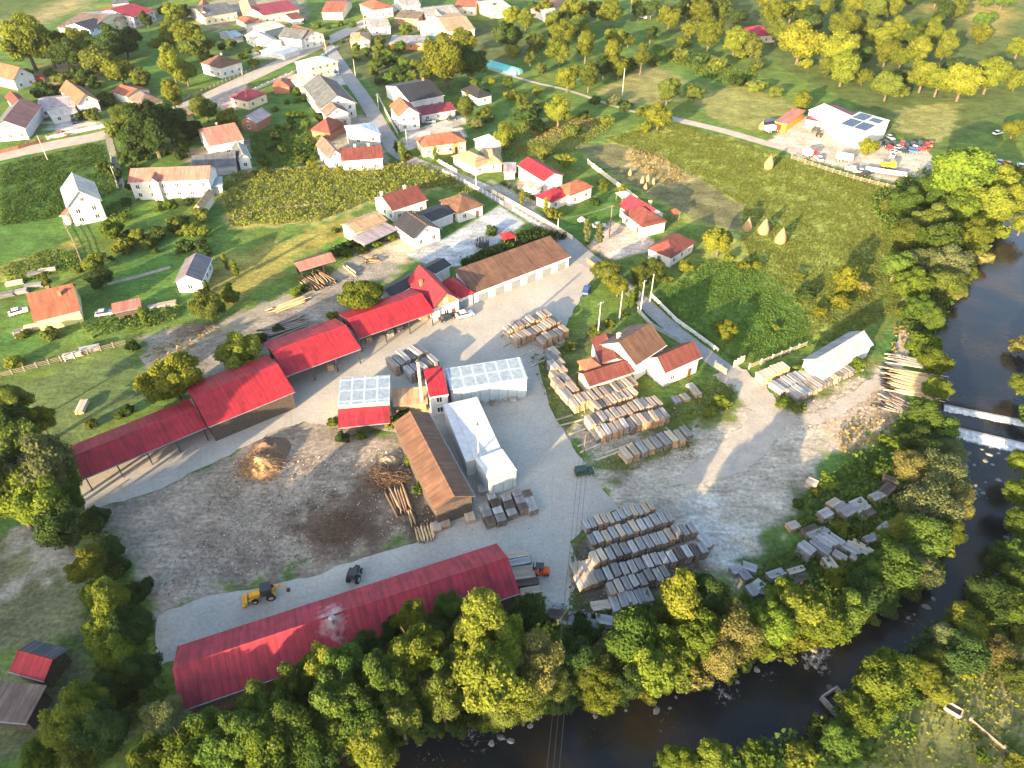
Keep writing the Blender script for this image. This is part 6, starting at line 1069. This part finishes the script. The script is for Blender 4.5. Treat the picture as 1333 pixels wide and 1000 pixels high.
# backhoe loader
def backhoe(px, py, ang):
    p = G(px, py); r = empty('backhoe_loader', (p.x, p.y, .04), ang); tag(r, 'yellow backhoe loader parked beside the long red warehouse', 'backhoe loader')
    b = MB(); b.box(-.9, 2.4, -.45, .45, .7, 1.3); b.prism([(.6, 1.3), (.7, 1.75), (2.2, 1.6), (2.45, 1.3)], 'y', -.48, .48); b.box(-1.5, -.7, -1.0, 1.0, .5, 1.1); b.obj('body', 'yellow_paint', r)
    c = MB(); c.prism([(-1.1, 1.1), (-1.0, 2.6), (.4, 2.6), (.7, 1.3), (.6, 1.1)], 'y', -.75, .75); c.obj('cab_glass', 'glass_dark', r); t = MB(); t.box(-1.15, .55, -.82, .82, 2.6, 2.74); t.obj('cab_roof', 'metal_dark', r)
    wb = wheel_mesh(.72, .45); wf = wheel_mesh(.5, .35)
    for y in (-.9, .9): inst('wheel', wb, r, (-.8, y, .72)); inst('wheel', wf, r, (1.7, y * .9, .5))
    a = MB()
    for y in (-.6, .6): a.tube((.9, y, 1.4), (2.9, y, .75), .10, .10, 6)
    a.obj('loader_arms', 'yellow_paint', r); k = MB(); k.prism([(2.8, .25), (2.8, 1.05), (3.0, 1.1), (3.2, .55), (3.75, .22), (3.7, .15)], 'y', -1.15, 1.15); k.obj('front_bucket', 'yellow_paint', r)
    d = MB(); d.tube((-1.5, 0, 1.1), (-2.3, .2, 2.6), .16, .13, 6); d.tube((-2.3, .2, 2.6), (-3.6, .4, 1.4), .13, .10, 6); d.obj('digger_boom', 'yellow_paint', r); e = MB(); e.prism([(-3.9, .8), (-3.4, 1.5), (-3.3, .9), (-3.6, .6)], 'y', .15, .7); e.obj('digger_bucket', 'metal_dark', r)
backhoe(347, 777, 3.45)
p = G(703, 747); r = empty('forklift', (p.x, p.y, .04), 3.1); tag(r, 'orange forklift beside the right end of the long red warehouse', 'forklift')
b = MB(); b.prism([(-1.5, .25), (-1.6, .9), (-1.3, 1.25), (-.2, 1.15), (.0, .6), (1.0, .6), (1.0, .25)], 'y', -.62, .62); b.obj('body', 'orange_paint', r); c = MB()
for x, y in ((-.5, -.55), (-.5, .55), (.8, -.55), (.8, .55)): c.tube((x, y, .6), (x * .8, y, 2.15), .05, .05, 6)
c.box(-.6, .75, -.6, .6, 2.15, 2.25); c.obj('cab_frame', 'metal_dark', r); s = MB(); s.box(-.35, .15, -.3, .3, .85, 1.0); s.box(-.42, -.3, -.3, .3, 1.0, 1.6); s.obj('seat', 'rubber', r); m_ = MB()
for y in (-.35, .35): m_.box(1.05, 1.2, y - .06, y + .06, .1, 2.4); m_.box(1.2, 2.3, y - .07, y + .07, .12, .2)
m_.box(1.03, 1.06, -.4, .4, 2.2, 2.3); m_.obj('mast_and_forks', 'metal_dark', r)
w2 = wheel_mesh(.36, .28)
for x in (-1.0, .75):
    for y in (-.6, .6): inst('wheel', w2, r, (x, y, .36))
def tractor(px, py, ang, color, label):
    p = G(px, py); r = empty('tractor', (p.x, p.y, .04), ang); tag(r, label, 'tractor', 'tractors')
    b = MB(); b.box(-.4, 1.9, -.35, .35, .6, 1.25); b.prism([(.4, 1.2), (.4, 1.45), (1.9, 1.3), (1.95, 1.2)], 'y', -.38, .38); b.obj('body', color, r); c = MB(); c.prism([(-.9, 1.0), (-.8, 2.35), (.35, 2.35), (.5, 1.2)], 'y', -.62, .62); c.obj('cab_glass', 'glass_dark', r); t = MB(); t.box(-.95, .45, -.72, .72, 2.35, 2.48); t.obj('cab_roof', 'metal_dark', r)
    for y in (-.8, .8): inst('wheel', wheel_mesh(.75, .42), r, (-.5, y, .75)); inst('wheel', WH, r, (1.5, y * .8, .4), 0, (1.3, 1.3, 1.3))
tractor(462, 754, 1.4, 'dark_paint', 'dark tractor parked against the long red warehouse'); tractor(1066,178,.9,'green_paint','green tractor on the repair yard by the white hall')
# repair yard: lorries, scrap
def lorry(px, py, ang, cab, bed, label, L=6.0, flat=False):
    p = G(px, py); r = empty('lorry', (p.x, p.y, .04), ang); tag(r, label, 'lorry', 'lorries and trailers at the repair yard')
    f = MB(); f.box(-L / 2, L / 2, -.5, .5, .7, .9); f.obj('chassis', 'metal_dark', r)
    if cab: c = MB(); c.prism([(L / 2 - 1.7, .7), (L / 2 - 1.7, 2.5), (L / 2 - .3, 2.5), (L / 2, 1.6), (L / 2, .7)], 'y', -1.1, 1.1); c.obj('cab', cab, r); g = MB(); g.box(L / 2 - .32, L / 2 + .01, -1.0, 1.0, 1.65, 2.3); g.obj('windscreen', 'glass_dark', r)
    k = MB(); k.box(-L / 2, L / 2 - (1.9 if cab else 0), -1.15, 1.15, .92, 1.1 if flat else 2.6)
    if flat:
        for y in (-1.2, 1.15): k.box(-L / 2, L / 2 - (1.9 if cab else 0), y, y + .05, .92, 1.55)
    k.obj('load_bed', bed, r)
    for x in (-L / 2 + .9, -L / 2 + 2.0, L / 2 - 1.0):
        for y in (-.95, .95): inst('wheel', WH, r, (x, y, .45), 0, (1.4, 1.2, 1.4))
lorry(1004,172,.4,'red_paint','silver_paint','red and silver lorry left in the repair yard'); lorry(1000,165,.4,'dark_paint','dark_paint','dark lorry behind the red and silver one'); lorry(1053,204,.35,'red_paint','white_paint','small red lorry at the hedge below the repair yard',4.6)
lorry(1098,210,-.45,None,'white_paint','white box trailer at the lower edge of the repair yard',5.5); lorry(1152,228,-.4,None,'silver_paint','long flat silver trailer at the lower edge of the repair yard',13,True); lorry(1155,219,-.2,'yellow_paint','yellow_paint','small yellow flat lorry above the silver trailer',4.8,True); lorry(1062,171,.95,None,'metal_dark','rusty dark trailer beside the green tractor',5,True)
scr = ['dark_paint','red_paint','dark_paint','silver_paint','red_paint','dark_paint','dark_paint','white_paint','dark_paint','red_paint','dark_paint','silver_paint','red_paint','orange_paint','silver_paint','white_paint','blue_paint']
for i, (x, y) in enumerate([(1152,190),(1158,194),(1164,190),(1170,194),(1174,189),(1180,193),(1185,189),(1190,194),(1196,191),(1200,196),(1176,199),(1165,200),(1205,191),(1211,190),(1158,181),(1162,204),(1188,199)]): make_car(x, y, random.uniform(0, 6.2), scr[i], '%s scrap car in the jumble right of the white hall, %s of seventeen' % (scr[i].split('_')[0], nth(i)), .95, i % 4 == 0, 'scrap cars right of the white hall')
for i, (x, y, c) in enumerate([(1108,222,'white_paint'),(1118,225,'silver_paint'),(1128,228,'dark_paint'),(1065,208,'white_paint'),(1310,215,'yellow_paint'),(1327,218,'white_paint'),(1300,213,'silver_paint'),(1298,175,'white_paint')]): make_car(x, y, random.uniform(0, 3), c, '%s old car at the margin of the repair yard, %s of eight' % (c.split('_')[0], nth(i)), 1.0, False, 'old cars around the repair yard')
# trampoline, gazebo, fountain, bath etc.
p = G(628, 322); r = empty('trampoline', p.to_tuple()); tag(r, 'round dark blue trampoline with net on the blue grey driveway', 'trampoline'); b = MB(); b.tube((0, 0, .7), (0, 0, .78), 1.9, 1.9, 24); b.obj('mat', 'tarp_dark', r); n = MB()
for i in range(8):
    t = i * math.pi / 4; n.tube((1.85 * math.cos(t), 1.85 * math.sin(t), 0), (1.85 * math.cos(t), 1.85 * math.sin(t), 2.6), .05, .05, 6)
n.obj('frame', 'metal_dark', r); q = MB()
for i in range(24):
    t = i * math.pi / 12; t2 = t + math.pi / 12
    if i % 2: q.quad([(1.8 * math.cos(t), 1.8 * math.sin(t), .8), (1.8 * math.cos(t2), 1.8 * math.sin(t2), .8), (1.8 * math.cos(t2), 1.8 * math.sin(t2), 2.5), (1.8 * math.cos(t), 1.8 * math.sin(t), 2.5)])
q.obj('net', 'tarp_dark', r)
def gazebo(px, py, s, m, label):
    p = G(px, py); r = empty('gazebo', p.to_tuple(), .4); tag(r, label, 'gazebo', 'red gazebos'); q = MB()
    for x in (-1, 1):
        for y in (-1, 1): q.box(x * s - .08, x * s + .08, y * s - .08, y * s + .08, 0, 2.3)
    q.obj('posts_frame', 'wood_pole', r); k = MB(); e = s + .4; E = [(-e, -e, 2.3), (e, -e, 2.3), (e, e, 2.3), (-e, e, 2.3)]
    for i in range(4): k.quad([E[i], E[(i + 1) % 4], (0, 0, 3.5)])
    k.quad(E[::-1]); k.obj('roof', m, r); b = MB(); b.box(-.8, .8, -.5, .5, .68, .76); b.box(-.1, .1, -.1, .1, 0, .68); b.obj('table', 'wood_pole', r)
gazebo(661, 316, 1.7, 'roof_red', 'red pyramid roofed gazebo on the lawn by the blue grey driveway'); gazebo(877, 285, 1.1, 'roof_orange', 'small orange roofed gazebo behind the villa'); gazebo(54, 108, 1.6, 'roof_red', 'bright red roofed gazebo beside the far left red gable house'); gazebo(812, 262, 1.8, 'roof_white', 'white canopy in the garden between the villas')
p = G(757, 287); o = MB(); o.lathe([(1.2, 0), (1.25, .35), (1.0, .4), (.95, .2), (.2, .2), (.18, .9), (.55, 1.0)], 16); o = o.obj('garden_fountain', 'wall_white'); o.location = p; tag(o, 'small white round fountain on the round lawn', 'fountain')
p = G(1240, 925); r = empty('water_trough', p.to_tuple(), -.7); tag(r, 'pale rectangular trough on the near right bank meadow', 'trough'); b = MB()
for a_ in ((-1.1, 1.1, -.7, -.55), (-1.1, 1.1, .55, .7), (-1.1, -.95, -.55, .55), (.95, 1.1, -.55, .55)): b.box(*a_, 0, .6)
b.obj('basin', 'wood_pale', r); b = MB(); b.box(-.94, .94, -.54, .54, 0, .25); b.obj('bottom', 'wood_dark', r)
p = G(1090, 912, -1.2); r = empty('concrete_pit', (p.x, p.y, -2), .5); tag(r, 'open square concrete pit at the near river bank', 'pit'); b = MB()
for a_ in ((-1.6, 1.6, -1.6, -1.35), (-1.6, 1.6, 1.35, 1.6), (-1.6, -1.35, -1.35, 1.35), (1.35, 1.6, -1.35, 1.35)): b.box(*a_, -.8, 1.0)
b.obj('pit_wall', 'weir_concrete', r)
# ---- fences and garden walls
PM = {}
def fence(pts, h, m, label, step=2.6, solid=True, posts=True, name='garden_fence', cat='fence', pm=None, thick=.05):
    P = [G(*q) for q in pts]; c = P[0]; root = empty(name, c.to_tuple()); tag(root, label, cat); mb = MB()
    for a, b in zip(P, P[1:]):
        d = (b - a); L = d.length; ang = math.atan2(d.y, d.x); M = Matrix.Translation(a - c) @ Matrix.Rotation(ang, 4, 'Z')
        if solid: mb.box(0, L, -thick, thick, -.15, h, 0, M)
        else:
            for z in (.25 * h, .6 * h, .92 * h): mb.box(0, L, -.03, .03, z - .06, z + .06, 0, M)
    mb.obj('panel', m, root); k = 0
    if posts:
        key = (h, pm or m); 
        if key not in PM: q = MB(); q.box(-.13, .13, -.13, .13, -.1, h + .18); q.box(-.18, .18, -.18, .18, h + .18, h + .26); PM[key] = q.mesh('post', [pm or m])
        for a, b in zip(P, P[1:]):
            d = (b - a); L = d.length; n = max(1, int(L / step)); ang = math.atan2(d.y, d.x)
            for i in range(n):
                if k < 95: q = a + d * (i / n) - c; inst('post', PM[key], root, (q.x, q.y, 0), ang); k += 1
    return root
fence([(640,251),(700,285),(745,312)],1.3,'wall_cream','cream garden wall with brick posts along the side road below the red stepped house',3.2,pm='wall_brick',thick=.1)
fence([(765,213),(790,232),(830,262)],1.4,'wall_cream','pale concrete wall behind the garden of the red stepped house',4,thick=.1)
fence([(764,341),(778,352)],1.4,'wall_brick','short brick wall at the corner opposite the garage block',3,thick=.12)
fence([(577,226),(600,237),(640,258),(655,268)],1.3,'window_white','white slat fence along the side road above the hip roofed house',2.2,False)
fence([(552,198),(575,214),(595,225)],1.2,'wall_white','white garden wall in front of the orange hip house',3,thick=.1)
fence([(492,126),(503,148),(518,176)],1.3,'wall_grey','grey wall between the side road and the tall orange gabled house',3,thick=.1)
fence([(555,112),(600,105)],1.2,'fence_wood','wooden fence behind the black roofed house',2.4,False)
fence([(668,274),(690,288),(714,303)],1.0,'wall_grey','low fence with pale posts beside the clipped hedge',2.2,False,pm='wall_white')
fence([(0,492),(80,470),(165,448)],1.2,'fence_wood','grey wooden fence across the left gardens',2.4,False)
fence([(85,470),(108,463)],1.3,'window_white','short white slatted fence in the left gardens',1.6,False)
fence([(20,440),(55,428)],1.2,'wood_pale','pale slatted fence in front of the pale yellow house',1.6,False)
fence([(84,293),(98,320),(110,352)],1.2,'fence_wood','garden fence beside the meadow house',2.2,False)
fence([(0,200),(25,194),(58,184)],1.2,'wall_brick','brick wall along the left main road',3,thick=.1)
fence([(62,182),(100,173),(150,163)],1.2,'wall_white','white wall along the left main road court',3.5,thick=.1)
fence([(145,205),(153,245)],1.2,'wall_grey','grey wall beside the dirt path',3)
fence([(325,121),(388,93),(440,62)],1.0,'wall_white','low white wall along the main road above the village',4,thick=.1)
fence([(235,133),(300,104),(360,78)],1.0,'fence_wood','dark wooden fence along the upper side of the main road',2.6,False)
fence([(1030,207),(1075,222),(1120,236),(1165,247)],1.3,'fence_wood','wooden fence along the lower edge of the repair yard',2.4,False)
fence([(975,480),(1005,468),(1050,450)],1.2,'wood_pale','pale rail fence above the lumber by the barn',2.4,False)
fence([(930,478),(945,488)],1.6,'wall_cream','short cream gate wall at the end of the lane',1.2,thick=.12)
fence([(955,478),(968,470)],1.6,'wall_cream','cream gate post wall beside the lane end',1.2,thick=.12)
fence([(1262,938),(1305,975),(1333,1000)],.6,'fence_wood','sparse low rail fence on the near right meadow',3.5,False)
fence([(310,235),(350,225),(400,220)],1.0,'fence_wood','light fence above the maize field',2.2,False)
fence([(305,290),(340,276),(420,268)],1.0,'fence_wood','light fence below the maize field',2.6,False)
fence([(110,664),(128,695),(150,735)],1.6,'metal_dark','dark wire fence at the lower left corner of the dirt lot',2.6,False)
fence([(830,405),(848,425),(900,455)],1.0,'wall_grey','low grey wall along the narrow lane',4,thick=.08)
fence([(848,386),(880,418),(935,458)],.9,'wall_white','pale kerb wall between the lane and the meadow',5,posts=False,thick=.12)
# rocks in the river
rk = []
for s in range(4):
    me = bpy.data.meshes.new('river_rock'); bm = bmesh.new(); bmesh.ops.create_icosphere(bm, subdivisions=2, radius=1); r_ = random.Random(s)
    for v in bm.verts: v.co *= r_.uniform(.75, 1.15); v.co.z *= .65
    bm.to_mesh(me); bm.free(); me.materials.append(MATS['rock']); rk.append(me)
rpts = [(1278,585),(1288,592),(1300,590),(1310,598),(1283,600),(1268,605),(1258,607),(1292,605),(1318,590),(1326,582),(1250,612),(1283,628),(1270,632),(1300,625),(1265,645),(1310,700),(1148,800),(1138,812),(1160,803),(1060,846),(1066,852),(1050,868),(1062,868),(1005,852),(1015,860),(985,872),(960,888),(945,905),(868,892),(880,908),(872,922),(855,925),(845,912),(855,905),(790,922),(815,925),(775,932),(665,965),(652,960),(640,968),(690,945),(1080,895),(1070,912),(1100,905),(1205,790),(1190,800),(1215,780),(700,935),(560,955),(545,965),(600,960),(1280,570),(1262,590)]
for i, (x, y) in enumerate(sorted(rpts)):
    p = G(x, y, -2.2); s = random.uniform(.22, .55); o = inst('river_rock', rk[i % 4], None, (p.x, p.y, -2.25), random.uniform(0, 6), (s * random.uniform(.9, 1.6), s, s)); tag(o, 'grey brown rock in the river, %s counted from the left' % nth(i), 'rock', 'rocks in the river')
# small yard clutter: crates, bins
bx = MB(); bx.box(-.5, .5, -.4, .4, 0, .12)
for z in (.2, .42, .64): bx.box(-.5, .5, -.42, -.38, z, z + .16); bx.box(-.5, .5, .38, .42, z, z + .16); bx.box(-.5, -.46, -.38, .38, z, z + .16); bx.box(.46, .5, -.38, .38, z, z + .16)
for x in (-.48, .44):
    for y in (-.41, .37): bx.box(x, x + .05, y, y + .05, .12, .86)
CR = bx.mesh('crate', ['wood_pale'])
for i, (x, y) in enumerate([(596,519),(611,523),(628,524),(642,526),(656,521),(668,521),(650,655),(636,643),(605,640),(612,655),(562,628),(575,412),(548,416)]):
    p = G(x, y); o = inst('crate', CR, None, (p.x, p.y, .04), random.uniform(0, 3), (1.3, 1.3, 1.1)); tag(o, 'slatted crate in the alleys between the kilns, %s of thirteen' % nth(i), 'crate', 'crates between the kilns')

# timber bearers laid in the grass beside the stacks
for i, (x0, y0, x1, y1) in enumerate([(722,548,745,541),(724,556,772,543),(742,566,765,558),(752,582,775,572),(755,590,782,578),(790,590,822,578),(775,600,815,585),(655,452,670,444),(650,440,662,432),(668,468,705,452),(690,478,716,466)]):
    a = G(x0, y0); b = G(x1, y1); d = b - a; mb = MB(); mb.box(-d.length / 2, d.length / 2, -.14, .14, 0, .22); o = mb.obj('timber_bearer', 'wood_pale'); c = (a + b) / 2; o.location = (c.x, c.y, .02); o.rotation_euler = (0, 0, math.atan2(d.y, d.x)); tag(o, 'pale timber bearer lying empty beside the tan stacks, %s of eleven' % nth(i), 'timber', 'timber bearers beside the stacks')

# ---------------------------------------------------------------- evening haze
def haze():
    hb = MB(); hb.box(-5400, 5400, -5400, 6400, -6, 103); o = bpy.data.objects.new('haze', bpy.data.meshes.new('haze')); o.data.from_pydata(hb.v, [], hb.f); link(o)
    m = bpy.data.materials.new('haze_air'); m.use_nodes = True; t = m.node_tree; t.nodes.remove(t.nodes['Principled BSDF']); v = t.nodes.new('ShaderNodeVolumePrincipled'); v.inputs['Color'].default_value = (.93, .95, 1, 1); v.inputs['Density'].default_value = .000035; v.inputs['Anisotropy'].default_value = .2
    t.links.new(v.outputs[0], t.nodes['Material Output'].inputs['Volume']); o.data.materials.append(m); tag(o, 'thin pale evening haze over the valley', 'haze', kind='stuff'); o.display_type = 'WIRE'
haze()
